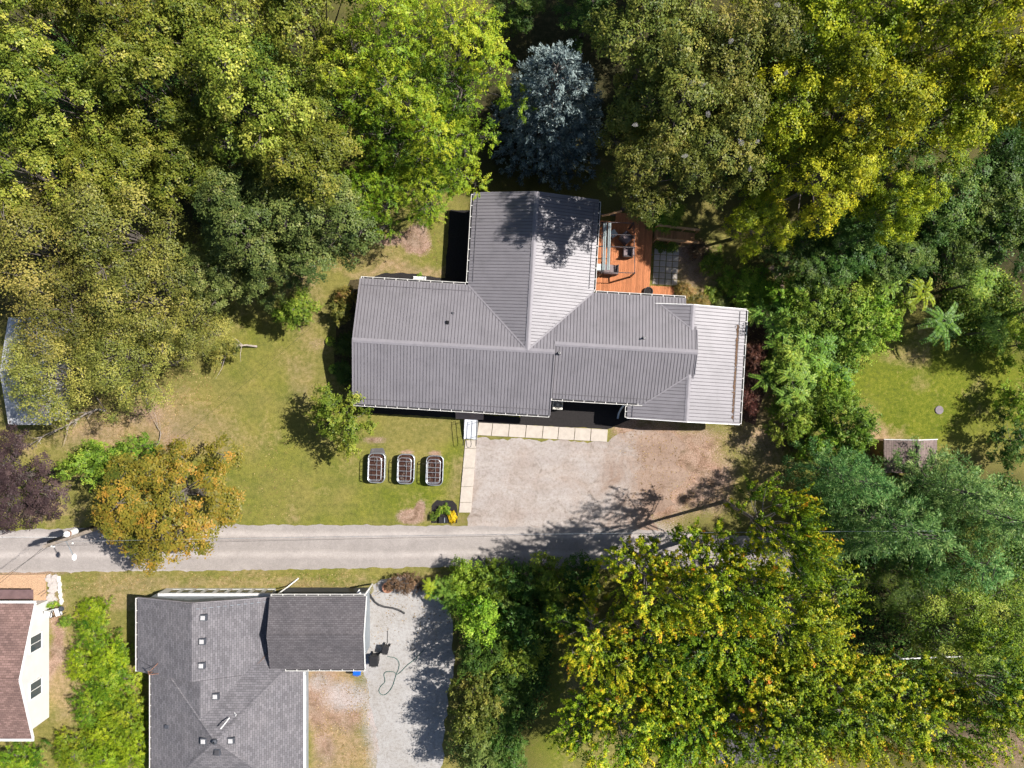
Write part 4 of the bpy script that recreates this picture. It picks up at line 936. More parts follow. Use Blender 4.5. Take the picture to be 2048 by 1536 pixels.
def wire(a, b, sag, r, label, m=None, name='wire'):
    a, b = Vector(a), Vector(b); n = 28
    pts = [a.lerp(b, k/n)-Vector((0,0,sag*4*(k/n)*(1-k/n))) for k in range(n+1)]
    return solo(name, MB().tube(pts, r, 5), m or M['black'], label, 'wire')
T = lambda z, dx=0, dy=0: Vector((TOP.x+dx, TOP.y+dy, z))
wire(T(8.9), P(1900,1060,8.9), .5, .008, 'upper dark power line running right along the road from the pole')
wire(T(8.2,.1,.1), P(1900,1062,8.2), .5, .008, 'lower pale cable strung beside the power line along the road', M['galv'])
wire(T(8.9), P(-500,1560,8.9), .4, .010, 'dark wire leaving the pole towards the lower left corner')
wire(T(8.2), P(-400,1420,8.2), .4, .010, 'second dark wire to the lower left, right of the first')
wire(T(7.2,-.1,.15), P(-500,1078,7.0), .2, .013, 'white wire leaving the pole to the left along the road', M['white'])
h = house.matrix_basis @ Vector((-11.85, 3.6, 2.7))
wire(T(8.0), h, .35, .007, 'thin dark service wire crossing the lawn from the pole to the house corner')
wire(P(275,1318,2.6), P(309,1338,3.9), .02, .011, 'short black wire curving over the grey roof to the service mast')
# bare fallen limbs
def limb(pts, r, label):
    mb = MB(); pts = [Vector(p) for p in pts]; n = len(pts)
    mb.tube(pts, [r*(1-.75*i/(n-1)) for i in range(n)], 6); rr = np.random.default_rng(int(abs(pts[0].x*100)))
    for i in range(1, n-1):
        for k in range(3):
            d = (pts[i+1]-pts[i]).normalized(); q_ = pts[i]+d*rr.random()*.5; s = Vector((rr.normal(0,.6), rr.normal(0,.6), .1*rr.random())); e = q_+d*(.5+rr.random()*.6)+s*.7
            mb.tube([q_, q_.lerp(e,.5)+Vector((rr.normal(0,.06),rr.normal(0,.06),.05)), e], [r*.35,r*.25,r*.08], 5)
    return solo('fallen_limb', mb, M['deadwood'], label, 'branch')
limb([P(x,y,z) for x,y,z in ((212,822,.3),(195,818,.6),(170,828,.9),(150,842,1.0),(125,855,1.1),(90,870,1.0),(60,890,.8))], .09, 'bleached bare limb sticking out under the trees on the left lawn')
limb([P(x,y,z) for x,y,z in ((514,693,.1),(492,690,.5),(475,692,.8),(460,705,1.0),(448,715,1.1))], .08, 'short forked dead limb on the lawn left of centre')
limb([P(x,y,z) for x,y,z in ((300,905,.1),(318,885,.2),(322,865,.25),(312,850,.2))], .04, 'pale bare twig branch on the lawn above the orange tree')
# vehicle and fence hints beneath the maples
p = P(1322,1296); tr = thing('parked_trailer', 'white box trailer glimpsed between the maple crowns left of the hidden house', 'trailer', (p.x, p.y, 0), .05)
obj('box', MB().bbox(-.9,.9,-1.7,1.7,.55,2.2,.08), M['white'], tr)
for a in (-1,1): obj('wheel', MB().tube([(a*.82,-.2,.33),(a*.98,-.2,.33)], .33, 16), M['black'], tr)
obj('hitch', MB().tube([(0,1.7,.5),(0,2.5,.45)], .05, 8), M['black'], tr)
fz = thing('pipe_fence', 'white pipe fence rail below the trees near the right edge', 'fence', tuple(P(1870,1315)))
a, b = P(1800,1318,1.0)-P(1870,1315), P(1940,1312,1.0)-P(1870,1315)
obj('rail', MB().tube([a,b], .05, 8), M['white'], fz)
for t in (0.02,.33,.66,.98): q_ = a.lerp(b,t); obj('post', MB().tube([(q_.x,q_.y,0),(q_.x,q_.y,1.0)], .05, 8), M['white'], fz)
# ------------------------------------------------------------------ vegetation
def unit(a): return a/np.maximum(np.linalg.norm(a, axis=1, keepdims=True), 1e-9)
def leaf_mesh(name, pos, nrm, tan, Ls, Ws, tint):
    n = len(pos); nrm = unit(nrm); b = unit(np.cross(nrm, tan)); t = np.cross(b, nrm)
    Ls = np.broadcast_to(Ls, (n,))[:,None]; Ws = np.broadcast_to(Ws, (n,))[:,None]
    v = np.empty((n, 4, 3)); v[:,0] = pos-t*Ls*.5; v[:,1] = pos+b*Ws*.5+nrm*Ws*.12-t*Ls*.06; v[:,2] = pos+t*Ls*.5-nrm*Ls*.06; v[:,3] = pos-b*Ws*.5+nrm*Ws*.12-t*Ls*.06
    me = bpy.data.meshes.new(name)
    me.vertices.add(n*4); me.vertices.foreach_set('co', v.ravel())
    me.loops.add(n*4); me.loops.foreach_set('vertex_index', np.arange(n*4, dtype=np.int32))
    me.polygons.add(n); me.polygons.foreach_set('loop_start', np.arange(0, n*4, 4, dtype=np.int32))
    me.update(calc_edges=True)
    a = me.attributes.new('tint', 'FLOAT', 'FACE'); a.data.foreach_set('value', np.clip(tint, 0, 1).astype(np.float32))
    return me
def wood_mesh(name, H, R, lobes, tips, tipdirs, seed, tr=.2, twigs=.3, base=.45):
    r = np.random.default_rng(seed); mb = MB(); lean = Vector((r.normal(0,.15), r.normal(0,.15), 0)); zt = H*base
    mb.tube([(0,0,0), tuple(lean*.4+Vector((0,0,zt*.5))), tuple(lean+Vector((0,0,zt))), tuple(lean*1.2+Vector((0,0,H*.78)))], [tr*1.25, tr, tr*.8, tr*.25], 8)
    for c in lobes:
        c = Vector(c); s = lean + Vector((0,0,zt*(.75+.5*r.random()))); m_ = s.lerp(c, .5)+Vector((r.normal(0,.15), r.normal(0,.15), -.25))
        mb.tube([s, m_, c], [tr*.34, tr*.22, tr*.10], 5)
    k = 0
    for tp, li in zip(tips, tipdirs):
        if r.random() < twigs:
            c = Vector(lobes[li]); e = Vector(tp); mb.tube([c, c.lerp(e,.55)+Vector((r.normal(0,.08), r.normal(0,.08), .04)), e], [.035,.024,.008], 3, cap=False)
    return mb.mesh(name)
UP = np.array([0,0,1.0])
def broad(seed, R, H, zlow, nl, lr, tips, k, L, W, sig=.17, spray=.25, upb=.4, droop=0.0, grad=0.0, twigs=.25, tr=.2, flat=.62, rough=.3, jitter=.9, low=.25, out=0.0, mid=.46):
    r = np.random.default_rng(seed); lob = []; rad = []; ph = r.random(4)*6.283
    edge = lambda a: 1+.16*math.sin(2*a+ph[0])+.12*math.sin(3*a+ph[1])+.09*math.sin(5*a+ph[2])
    for i in range(nl):
        a = i*2.39996+r.normal(0,.25); q = math.sqrt((i+.45)/nl)*(1+r.normal(0,.08)); rho = R*.86*q*edge(a)
        dome = math.sqrt(max(.02, 1-min(q,.99)**2)); z = zlow+(H-zlow)*(.22+.62*dome)+r.normal(0,1)*jitter*lr*.6
        lob.append((rho*math.cos(a), rho*math.sin(a), min(z, H-lr*.4))); rad.append(lr*(.55+.85*r.random()))
    for i in range(int(nl*low)):    # inner and lower foliage
        a = r.random()*6.28; rho = R*(.2+.6*r.random()); lob.append((rho*math.cos(a), rho*math.sin(a), zlow+(H-zlow)*.15*r.random()+.3*lr)); rad.append(lr*.9)
    lob = np.array(lob); rad = np.array(rad); m = len(lob)
    cnt = np.maximum(3, (tips*(rad/lr)**2).astype(int)); li = np.repeat(np.arange(m), cnt); T = len(li)
    d = r.normal(0,1,(T,3)); d[:,2] = np.abs(d[:,2])*1.15-.32; d = unit(d)
    tp = lob[li]+d*(rad[li]*(.6+.45*r.random(T)))[:,None]*np.array([1,1,.68])
    radial = lob*np.array([1,1,0]); radial = radial/np.maximum(np.linalg.norm(radial,axis=1,keepdims=True), .3)
    ax = d*(.75-.45*(out > 0))+radial[li]*out+UP*(upb*(.6+.8*r.random(T)))[:,None]+r.normal(0,rough,(T,3)); ax[:,2] -= droop; ax = unit(ax)
    n = T*k; ti = np.repeat(np.arange(T), k); s = r.random(n)
    sl = (spray*(.55+.9*r.random(T)))[ti]
    g = r.normal(0,1,(n,3))*np.array([1,1,flat])*sig*(1-.55*s[:,None]*(spray > .4))
    pos = tp[ti]+ax[ti]*(s*sl)[:,None]+g
    nrm = d[ti]*.7+UP*.5+r.normal(0,.30,(n,3)); tan = ax[ti]*.6+r.normal(0,.7,(n,3))
    tint = mid+.075*r.normal(0,1,n)+.11*r.normal(0,1,T)[ti]+.12*r.normal(0,1,m)[li][ti]+grad*(s-.5)
    sz = .75+.5*r.random(n)
    return (leaf_mesh('crown', pos, nrm, tan, L*sz, W*sz, tint), wood_mesh('trunk', H, R, lob, tp, li, seed, tr, twigs), R, H)
def conifer(seed, R, H, levels, nbr, per, k, L, W, z0=.6, sag=.25, tuft=.16, power=.8, tr=.2, base_tint=.4, inner=.75):
    r = np.random.default_rng(seed); pos = []; ax = []; tt = []; wood = MB()
    wood.tube([(0,0,0),(0,0,H*.5),(0,0,H*.98)], [tr*1.2, tr*.7, .03], 8)
    for i in range(levels):
        f = i/(levels-1); z = z0+(H-z0)*f**1.05; Lb = R*(1-f)**power+.12; m = max(4, int(nbr*(1-f*.55)))
        for j in range(m):
            a = j*6.283/m+i*1.7+r.normal(0,.12); l = Lb*(.82+.3*r.random()); d = np.array([math.cos(a), math.sin(a), 0])
            e = d*l+np.array([0,0,z-sag*l*.6+.12*l]); 
            if l > .7 and (i+j) % 2 == 0: wood.tube([(0,0,z),tuple(d*l*.5+np.array([0,0,z-sag*l*.35])),tuple(e)], [.05,.035,.01], 4, cap=False)
            q = max(2, int(per*l/R+1.5))
            for c in range(q):
                u = 1-(c/q)**1.1*inner; side = np.array([-d[1], d[0], 0])*r.normal(0,.16*l*u)
                p = d*l*u+side+np.array([0,0,z-sag*l*u*.6+.12*l*u*u+r.normal(0,.05)])
                pos.append(p); ax.append(unit((d+side*.6/max(l,.1)+np.array([0,0,.15+.5*f]))[None])[0]); tt.append(.55*u)
    pos, ax, tt = np.array(pos), np.array(ax), np.array(tt); T = len(pos); n = T*k; ti = np.repeat(np.arange(T), k)
    dirs = unit(ax[ti]*.9+r.normal(0,.55,(n,3))+UP*.12)
    s = r.random(n); P_ = pos[ti]+dirs*(s*tuft*2.0)[:,None]+r.normal(0,tuft*.45,(n,3))*np.array([1,1,.7])
    nrm = UP+r.normal(0,.6,(n,3)); tint = base_tint+.16*r.normal(0,1,n)+.14*r.normal(0,1,T)[ti]+.25*(s-.4)
    sz = .7+.6*r.random(n)
    return (leaf_mesh('crown', P_, nrm, dirs, L*sz, W*sz, tint), wood.mesh('trunk'), R, H)
def sumac(seed, R, H, nros, fl, nf=11, npair=11):
    """leggy shrub-tree topped by rosettes of feathered compound leaves"""
    r = np.random.default_rng(seed); wood = MB(); pos = []; tan = []; nr = []; tint = []; Ls = []
    wood.tube([(0,0,0),(.1,.05,H*.5),(0,0,H*.8)], [.11,.08,.04], 7)
    for i in range(nros):
        rho = R*math.sqrt((i+.3)/nros); a = i*2.4+r.normal(0,.3); z = H*(.98-.42*(rho/R)**1.5)-.4*r.random(); c = np.array([rho*math.cos(a), rho*math.sin(a), z])
        wood.tube([(0,0,H*(.3+.3*r.random())), (c[0]*.6,c[1]*.6,z*.75), tuple(c)], [.05,.035,.018], 5); ct = r.normal(0,.14)
        for f in range(nf):
            b = f*6.283/nf+r.normal(0,.18); l = fl*(.7+.5*r.random()); el = .25+.5*r.random(); dr = np.array([math.cos(b), math.sin(b), 0])
            for q_ in range(npair):
                t = (q_+1.5)/(npair+1); p = c+dr*l*t*math.cos(el*.6)+np.array([0,0,math.sin(el)*l*t-.75*l*t*t]); w = .16*l*(1-.55*t)+.05
                for sd in (-1, 1):
                    s = np.array([-dr[1], dr[0], 0])*sd; tdir = s+dr*.35-np.array([0,0,.15])
                    pos.append(p+tdir*w*.5); tan.append(tdir); nr.append(UP+r.normal(0,.18,3)+dr*.2); Ls.append(w*1.15); tint.append(.42+ct+r.normal(0,.1))
    pos, tan, nr, Ls = np.array(pos), np.array(tan), np.array(nr), np.array(Ls)
    return (leaf_mesh('crown', pos, nr, tan, Ls, Ls*.42, np.array(tint)), wood.mesh('trunk'), R, H)

FAM = {
  'broad': [broad(11,4,14,5.2,21,.98,30,32,.15,.105,sig=.15,jitter=1.5,low=.15), broad(12,4,14,5.0,17,1.12,33,32,.15,.105,sig=.15,jitter=1.4,low=.15), broad(13,4,14,5.4,24,.92,28,32,.15,.105,sig=.15,jitter=1.6,low=.15), broad(14,4,14,5.0,19,1.05,30,32,.15,.105,sig=.15,jitter=1.6,low=.15)],
  'sparse': [broad(21,4,12,4.2,30,.92,20,24,.13,.085,sig=.22,twigs=.28,jitter=1.4,low=.15), broad(22,4,12,4.2,26,1.0,22,24,.13,.085,sig=.22,twigs=.28,jitter=1.4,low=.15)],
  'locust': [broad(31,4,13,4.6,20,1.0,24,42,.165,.06,sig=.12,spray=.85,upb=.15,droop=.35,flat=.6,jitter=1.4,low=.15), broad(32,4,13,4.6,18,1.1,26,42,.165,.06,sig=.12,spray=.85,upb=.15,droop=.35,jitter=1.4,low=.15)],
  'maple': [broad(41,4,12,4.0,22,.85,17,50,.14,.115,sig=.115,spray=1.45,upb=.9,grad=.40,twigs=.4,jitter=1.5,out=.55,low=.2,mid=.39), broad(42,4,12,4.0,19,.95,17,50,.14,.115,sig=.115,spray=1.6,upb=1.0,grad=.40,twigs=.4,jitter=1.5,out=.6,low=.2,mid=.39), broad(43,4,12,4.2,21,.9,17,50,.14,.115,sig=.12,spray=1.3,upb=.8,grad=.40,twigs=.4,jitter=1.6,out=.5,low=.2,mid=.39)],
  'small': [broad(51,2.2,5,1.0,15,.56,22,28,.13,.085,sig=.12,spray=.65,upb=.4,tr=.08,twigs=.3,out=.3,jitter=1.3), broad(52,2.2,5,1.0,13,.62,24,28,.13,.085,sig=.12,spray=.7,upb=.4,tr=.08,twigs=.3,out=.3,jitter=1.3), broad(53,2.2,5,1.0,14,.58,24,28,.13,.085,sig=.12,spray=.6,upb=.4,tr=.08,twigs=.3,out=.2,jitter=1.3)],
  'bush': [broad(61,1.5,2.6,.3,13,.45,20,24,.115,.078,sig=.10,spray=.4,tr=.05,twigs=.15,jitter=1.3), broad(62,1.5,2.6,.3,15,.42,20,24,.115,.078,sig=.10,spray=.45,tr=.05,twigs=.15,out=.2,jitter=1.3), broad(63,1.5,2.6,.3,11,.5,20,24,.12,.08,sig=.11,spray=.45,tr=.05,twigs=.15,out=.2,jitter=1.3)],
  'feather': [broad(71,1.5,2.6,.3,15,.42,22,30,.11,.04,sig=.08,spray=.45,upb=.35,tr=.05,twigs=.1,jitter=1.4), broad(72,1.5,2.6,.3,14,.46,22,30,.11,.04,sig=.08,spray=.45,upb=.35,tr=.05,twigs=.1,jitter=1.4)],
  'spruce': [conifer(81,3.9,12.6,24,14,6,30,.22,.075,z0=.5,sag=.32,tuft=.15,tr=.2,power=.52)],
  'pine': [conifer(91,3.6,11,14,9,6,42,.25,.055,z0=1.5,sag=-.05,tuft=.24,power=.7,tr=.12,inner=.85), conifer(92,3.6,11,13,9,6,42,.25,.055,z0=1.5,sag=0,tuft=.25,power=.65,tr=.12,inner=.85)],
  'sumac': [sumac(101,2.0,4.5,12,.85), sumac(102,2.0,4.5,9,1.0), sumac(103,.7,4.5,2,1.25,12,14), sumac(104,.9,4.5,3,1.15,11,13)],
}
LM = {
  'olive': leafmat('olive_leaf', [(.06,.10,.013),(.215,.25,.030),(.52,.48,.085)], .2, .35),
  'tan': leafmat('tan_olive_leaf', [(.08,.10,.022),(.245,.245,.048),(.49,.41,.10)], .2, .3),
  'lime': leafmat('locust_leaf', [(.05,.12,.010),(.20,.31,.018),(.45,.48,.035)], .2, .3),
  'blueg': leafmat('cool_green_leaf', [(.055,.095,.026),(.14,.19,.045),(.30,.32,.09)], .2, .35),
  'yellow': leafmat('yellow_green_leaf', [(.075,.13,.010),(.31,.37,.018),(.66,.61,.03)], .2, .3),
  'dusk': leafmat('dark_olive_leaf', [(.05,.085,.016),(.155,.185,.032),(.36,.33,.07)], .2, .3),
  'maple': leafmat('turning_maple_leaf', [(.045,.11,.010),(.23,.325,.014),(.62,.53,.025)], .2, .25, (.68,.26,.03)),
  'orange': leafmat('orange_leaf', [(.085,.115,.018),(.28,.225,.03),(.52,.26,.045)], .2, .1),
  'purple': leafmat('purple_leaf', [(.020,.013,.014),(.055,.034,.036),(.125,.08,.075)], .15, .2),
  'green': leafmat('mid_green_leaf', [(.05,.115,.012),(.185,.29,.030),(.45,.50,.075)], .2, .35),
  'deep': leafmat('deep_green_leaf', [(.026,.07,.012),(.085,.16,.026),(.23,.29,.055)], .2, .35),
  'acid': leafmat('acid_green_shrub', [(.07,.14,.008),(.25,.36,.016),(.48,.54,.03)], .2, .2),
  'bright': leafmat('bright_green_leaf', [(.055,.15,.012),(.23,.39,.030),(.50,.59,.075)], .2, .25),
  'sumac': leafmat('sumac_leaf', [(.055,.14,.02),(.21,.36,.045),(.48,.54,.08)], .2, .3),
  'sumacy': leafmat('yellowing_sumac_leaf', [(.16,.26,.02),(.40,.45,.03),(.62,.54,.04)], .2, .2),
  'spruce': leafmat('blue_spruce_needle', [(.045,.068,.072),(.15,.20,.20),(.38,.46,.43)], .08, .1),
  'pine': leafmat('white_pine_needle', [(.06,.15,.045),(.19,.37,.095),(.42,.56,.18)], .35, .25),
  'red': leafmat('dark_red_leaf', [(.045,.018,.014),(.12,.045,.032),(.28,.14,.085)], .2, .2),
  'brown': leafmat('dry_brown_leaf', [(.06,.04,.024),(.15,.095,.05),(.29,.19,.10)], .1, .2),
  'flower': leafmat('mixed_bed_leaf', [(.07,.095,.014),(.28,.22,.05),(.56,.30,.12)], .2, .3),
}
trand = np.random.default_rng(77); TREES = {}
def plant(fam, leaf, px, py, R, H, label, cat='tree', name='tree', group=None, zf=.74, z=None, rot=None, var=None):
    f = FAM[fam]; i = int(trand.integers(len(f))) if var is None else var; cm, wm, R0, H0 = f[i]
    p = P(px, py, zf*H if z is None else z)
    t = thing(name, label, cat, (p.x, p.y, 0), float(trand.random()*6.283) if rot is None else rot, group)
    t.scale = (R/R0, R/R0, H/H0)
    c = obj('crown' if cat == 'tree' else 'foliage', cm, None, t)
    if not cm.materials: cm.materials.append(LM[leaf])
    c.material_slots[0].link = 'OBJECT'; c.material_slots[0].material = LM[leaf]
    s = obj('trunk' if cat == 'tree' else 'stem', wm, M['twig'] if fam == 'maple' else M['bark'], t)
    TREES[label] = t; return t
G1 = 'olive wood at the upper left'
for px, py, R, H, lb in (
    (50,50,4.0,15,'olive-leaved tree filling the very top left corner'), (235,30,4.2,15.5,'olive tree on the top edge, second from the top left corner'),
    (430,60,4.4,15.5,'olive tree on the top edge, third from the top left corner'), (615,40,4.2,15,'olive tree on the top edge just left of the bright green locusts'),
    (120,195,3.9,14,'olive tree in the second row of the upper left wood, near the left edge'), (320,180,4.2,15,'olive tree in the second row of the upper left wood, second from left'),
    (520,190,4.2,14.5,'olive tree in the second row of the upper left wood, third from left'), (30,340,4.0,13.5,'olive tree at the left edge, third row of the upper left wood'),
    (215,320,3.8,13,'round olive tree in the third row of the upper left wood'), (410,320,4.0,13.5,'olive tree in the third row, above the cool green trees'),
    (600,310,3.9,13.5,'olive tree in the third row, left of the lowest bright locust'), (670,180,3.6,13.5,'olive tree touching the bright green locusts on their left')):
    plant('broad', 'olive', px, py, R*.86, H*(.80+.30*trand.random()), lb, name='broadleaf_tree', group=G1)
for px, py, R, H, lb in ((770,80,3.6,13.5,'bright green locust tree near the top edge, left of the others'), (915,120,3.6,13,'bright lime locust tree nearest the blue spruce at the top'),
    (790,230,3.5,12.5,'bright green locust tree in the middle of its clump'), (885,290,3.0,11,'lime locust whose sprays reach toward the spruce'), (845,372,2.6,8.5,'lowest lime locust, drooping over the left eave of the rear wing'), (745,380,2.3,8,'small bright locust at the lower left of its clump')):
    plant('locust', 'lime', px, py, R, H, lb, name='locust_tree', group='bright locusts left of the spruce')
for px, py, R, H, lb in ((500,440,3.5,12,'cool green tree below the olive wood, left of two'), (640,430,3.4,11.5,'cool green tree at the lawn edge, right of two'), (540,535,2.4,8,'smaller cool green tree jutting onto the lawn'), (430,545,2.4,8.5,'small cool green tree between the tan trees and the lawn')):
    plant('broad', 'blueg', px, py, R, H, lb, name='broadleaf_tree', group='cool green trees at the lawn edge')
for px, py, R, H, lb in ((70,480,4.0,12.5,'tan-leaved sparse tree at the left edge above the silver roof'), (240,470,3.9,12,'tan-leaved sparse tree right of the one above the silver roof'), (118,612,3.5,11.5,'sparse tan tree overhanging the top of the silver roof'),
    (290,600,3.7,11,'sparse tan tree beside the small cool green tree'), (105,752,3.2,10,'sparse tan tree overhanging the lower end of the silver roof'), (245,720,3.2,9.5,'sparse tan tree spreading over the dry lawn'), (360,655,2.6,8,'thin tan tree at the right tip of the sparse clump')):
    plant('sparse', 'tan', px, py, R, H, lb, name='broadleaf_tree', group='sparse tan trees at the left')
plant('spruce', 'spruce', 1120, 112, 3.75, 12.4, 'tall silvery blue spruce behind the rear wing of the house', name='blue_spruce', z=12.4, rot=.4)
for px, py, R, H, lb in ((1315,50,4.0,14.5,'dark olive tree on the top edge right of the spruce'), (1345,200,4.1,14,'dark olive tree right of the spruce, with web nests'), (1298,335,3.1,13,'shaded olive tree overhanging the far end of the deck'),
    (1455,280,3.4,13,'olive tree above the deck ramp'), (1455,120,4.0,14.5,'olive tree with tan tips between the dark and the yellow trees')):
    plant('broad', 'dusk', px, py, R*.92, H, lb, name='broadleaf_tree', group='dark olive trees behind the deck')
for px, py, R, H, lb in ((1590,50,4.2,15,'yellow-green tree on the top edge, leftmost of the yellow ones'), (1750,60,4.2,15.5,'yellow-green tree on the top edge, second of the yellow ones'), (1910,50,4.2,15.5,'yellow-green tree on the top edge, third of the yellow ones'), (2030,140,4.0,15,'yellow-green tree in the top right corner'),
    (1570,220,4.0,14,'yellow-green tree in the second row, left end'), (1730,215,4.1,14.5,'yellow-green tree in the second row, middle'), (1890,220,4.0,14.5,'yellow-green tree in the second row, right end'), (1655,345,3.4,12.5,'yellow-green tree above the small path'),
    (1790,415,2.6,11.5,'compact golden tree bulging lowest from the yellow group'), (1520,440,2.4,8,'olive-yellow tree at the path corner right of the deck ramp')):
    plant('broad', 'yellow', px, py, R*.88, H*(.84+.26*trand.random()), lb, name='broadleaf_tree', group='yellow-green trees at the upper right')
for px, py, R, H, lb in ((1700,500,2.6,7,'deep green tree in the shade left of the golden tree'), (1900,390,3.2,7.5,'deep green tree in the shade right of the golden tree'), (2045,330,3.0,8,'deep green tree at the right edge tucked under the corner yellow tree'), (2035,470,2.6,7,'deep green tree at the right edge above the large sumac'), (2000,420,3.0,8,'deep green tree at the right edge below the yellow group'), (1800,520,2.4,5.5,'low deep green tree directly below the golden tree'), (1930,500,2.4,5.5,'low deep green tree above the sumac rosettes'), (1610,520,2.4,6,'deep green tree beside the curving footpath')):
    plant('broad', 'deep', px, py, R, H, lb, name='broadleaf_tree', group='deep green trees in shade')
len_ = lambda lb: not any(w_ in lb for w_ in ('rosette of', 'large green', 'bluish', 'leaning over', 'right edge below', 'top of the gravel', 'below the yellow'))
for leaf, px, py, R, H, lb in (('sumacy',1850,590,1.6,5.2,'sumac with a bright yellow rosette of feathered leaves'), ('sumac',1985,560,2.3,5.5,'large green sumac near the right edge'), ('sumac',1900,640,2.0,4.2,'green sumac below the yellow rosette'), ('sumac',1775,575,1.9,4.6,'bluish sumac left of the yellow rosette'), ('sumac',1690,745,1.7,4.0,'grey-green sumac leaning over the sunny clearing'), ('sumac',1600,760,2.1,4.4,'pale green sumac near the right wing of the house'), ('sumac',1580,645,2.0,4.2,'green sumac by the foot of the small path'), ('sumac',2010,660,2.0,4.6,'green sumac at the right edge below the large one'),
    ('sumacy',863,1178,1.2,2.2,'low yellow-green sumac at the top of the gravel drive'), ('sumac',900,1190,1.4,2.8,'green sumac at the corner of the hedge by the drive'), ('sumac',1640,690,2.0,5.0,'green sumac in the middle of the light thicket')):
    plant('sumac', leaf, px, py, R if len_(lb) else R*.42, H, lb, name='sumac_tree', group='feather-leaved sumacs', zf=.9, var=(0 if len(lb) % 2 else 1) if len_(lb) else 2+len(lb) % 2)
for fam, leaf, px, py, R, H, lb in (('small','green',1640,620,2.3,5.5,'light green bushy tree left of the sumacs'), ('small','green',1715,650,2.3,5.5,'light green bushy tree with a pale web at its top'), ('small','bright',1600,590,1.7,4.5,'bright bushy tree beside the bend of the footpath'), ('small','green',1560,730,1.3,3.5,'green bushy tree close to the right wing eave'), ('small','bright',1760,640,1.8,4.5,'bright bushy tree between the sumacs and the clearing'), ('small','bright',1660,760,1.8,4,'bright bushy tree at the clearing edge'), ('small','green',1700,850,2.0,5,'green bushy tree with yellow tips above the shed'), ('small','bright',1655,880,1.6,4,'bright green bushy tree left of the shed'), ('small','green',1590,840,1.6,4,'green bush-tree at the lower right corner of the house'),
    ('small','bright',2068,690,1.8,4,'ivy-green tree at the right edge of the clearing, upper'), ('small','bright',2068,800,1.7,3.6,'ivy-green tree at the right edge of the clearing, middle'), ('small','deep',2045,885,1.8,3.6,'ivy-green tree at the right edge of the clearing, lowest')):
    plant(fam, leaf, px, py, R, H, lb, name='bushy_tree', group='light thicket around the clearing')
for px, py, R, H, lb in ((1735,965,2.5,11,'soft green pine left of the garden shed'), (1935,985,2.8,10,'soft green pine overhanging the garden shed'), (1835,1065,3.1,12.5,'soft blue-green pine below the garden shed'), (2030,1040,3.0,11,'soft green pine at the right edge'), (1960,1130,3.0,10,'dark pine below the others at the right edge'), (1710,1080,2.4,7.5,'shaded low pine beside the orange-tipped maple')):
    plant('pine', 'pine', px, py, R, H, lb, name='pine_tree', group='pines at the right', zf=.8)
for px, py, R, H, lb in ((1320,1180,2.8,13,'turning maple nearest the road'), (1450,1165,3.0,14,'turning maple right of the one nearest the road'), (1570,1070,2.4,15,'maple with the tall orange tip'), (1195,1285,2.7,9,'orange-tipped maple beside the hedge'), (1300,1290,2.8,9.0,'maple over the white trailer'), (1440,1270,3.2,10,'maple over the hidden house roof'),
    (1590,1230,3.3,11,'golden maple below the tall orange tip'), (1240,1450,3.2,10,'maple at the bottom edge, leftmost of the bottom maples'), (1390,1440,3.2,10.5,'maple at the bottom edge, second from left'), (1540,1440,3.8,12,'maple at the bottom edge with long upright shoots'), (1700,1420,3.6,11.5,'maple at the bottom edge, right of the upright shoots'), (1860,1440,3.4,11,'maple at the bottom edge left of the corner'), (1330,1375,2.6,9,'maple filling in above the bottom row, left of the hidden house'), (1500,1345,2.8,9.5,'maple filling in above the bottom row, over the hidden house'), (1650,1330,2.8,9.5,'maple filling in above the bottom row, right of the hidden house'), (1990,1380,3.3,11,'orange-tinged maple near the bottom right corner')):
    plant('maple', 'maple', px, py, R, H, lb, name='maple_tree', group='turning maples at the lower right')
for leaf, px, py, R, H, lb in (('green',1910,1260,3.0,8.5,'thin green tree above the white pipe fence'), ('green',2010,1240,2.8,8.5,'thin green tree with brown tips at the right edge'), ('dusk',1930,1100,2.2,8,'brownish tree with a pale web among the pines'), ('deep',1790,1180,2.0,5.5,'dim green tree in the dark gap beside the golden maple')):
    plant('sparse', leaf, px, py, R, H, lb, name='broadleaf_tree')
plant('broad','orange',318,1012,4.4,8.5,'broad orange and gold tree hanging over the road', name='broadleaf_tree', var=2, rot=2.0)
plant('small','green',190,930,1.7,6.5,'narrow green tree behind the orange tree', name='bushy_tree'); plant('small','green',262,895,1.0,5,'small green tree top behind the orange tree, right', name='bushy_tree')
plant('broad','purple',15,960,3.3,6,'dark purple-leaved tree at the left edge', name='plum_tree', var=1)
plant('small','green',678,842,2.1,5.2,'small green tree at the front left corner of the house', name='bushy_tree', var=0)
plant('small','green',588,618,1.35,3.6,'little bright green tree on the left lawn', name='bushy_tree'); plant('small','tan',448,702,1.0,2.4,'tiny sapling beside the forked dead limb', name='bushy_tree')
plant('small','red',1508,715,1.0,2.6,'dark red small tree along the right wing wall', name='bushy_tree'); plant('small','red',1496,800,.9,2.2,'dark red shrub-tree by the lower right corner of the house', name='bushy_tree')
def bush(fam, leaf, px, py, R, H, lb, group=None, name='shrub'): return plant(fam, leaf, px, py, R, H, lb, 'shrub', name, group, zf=.8)
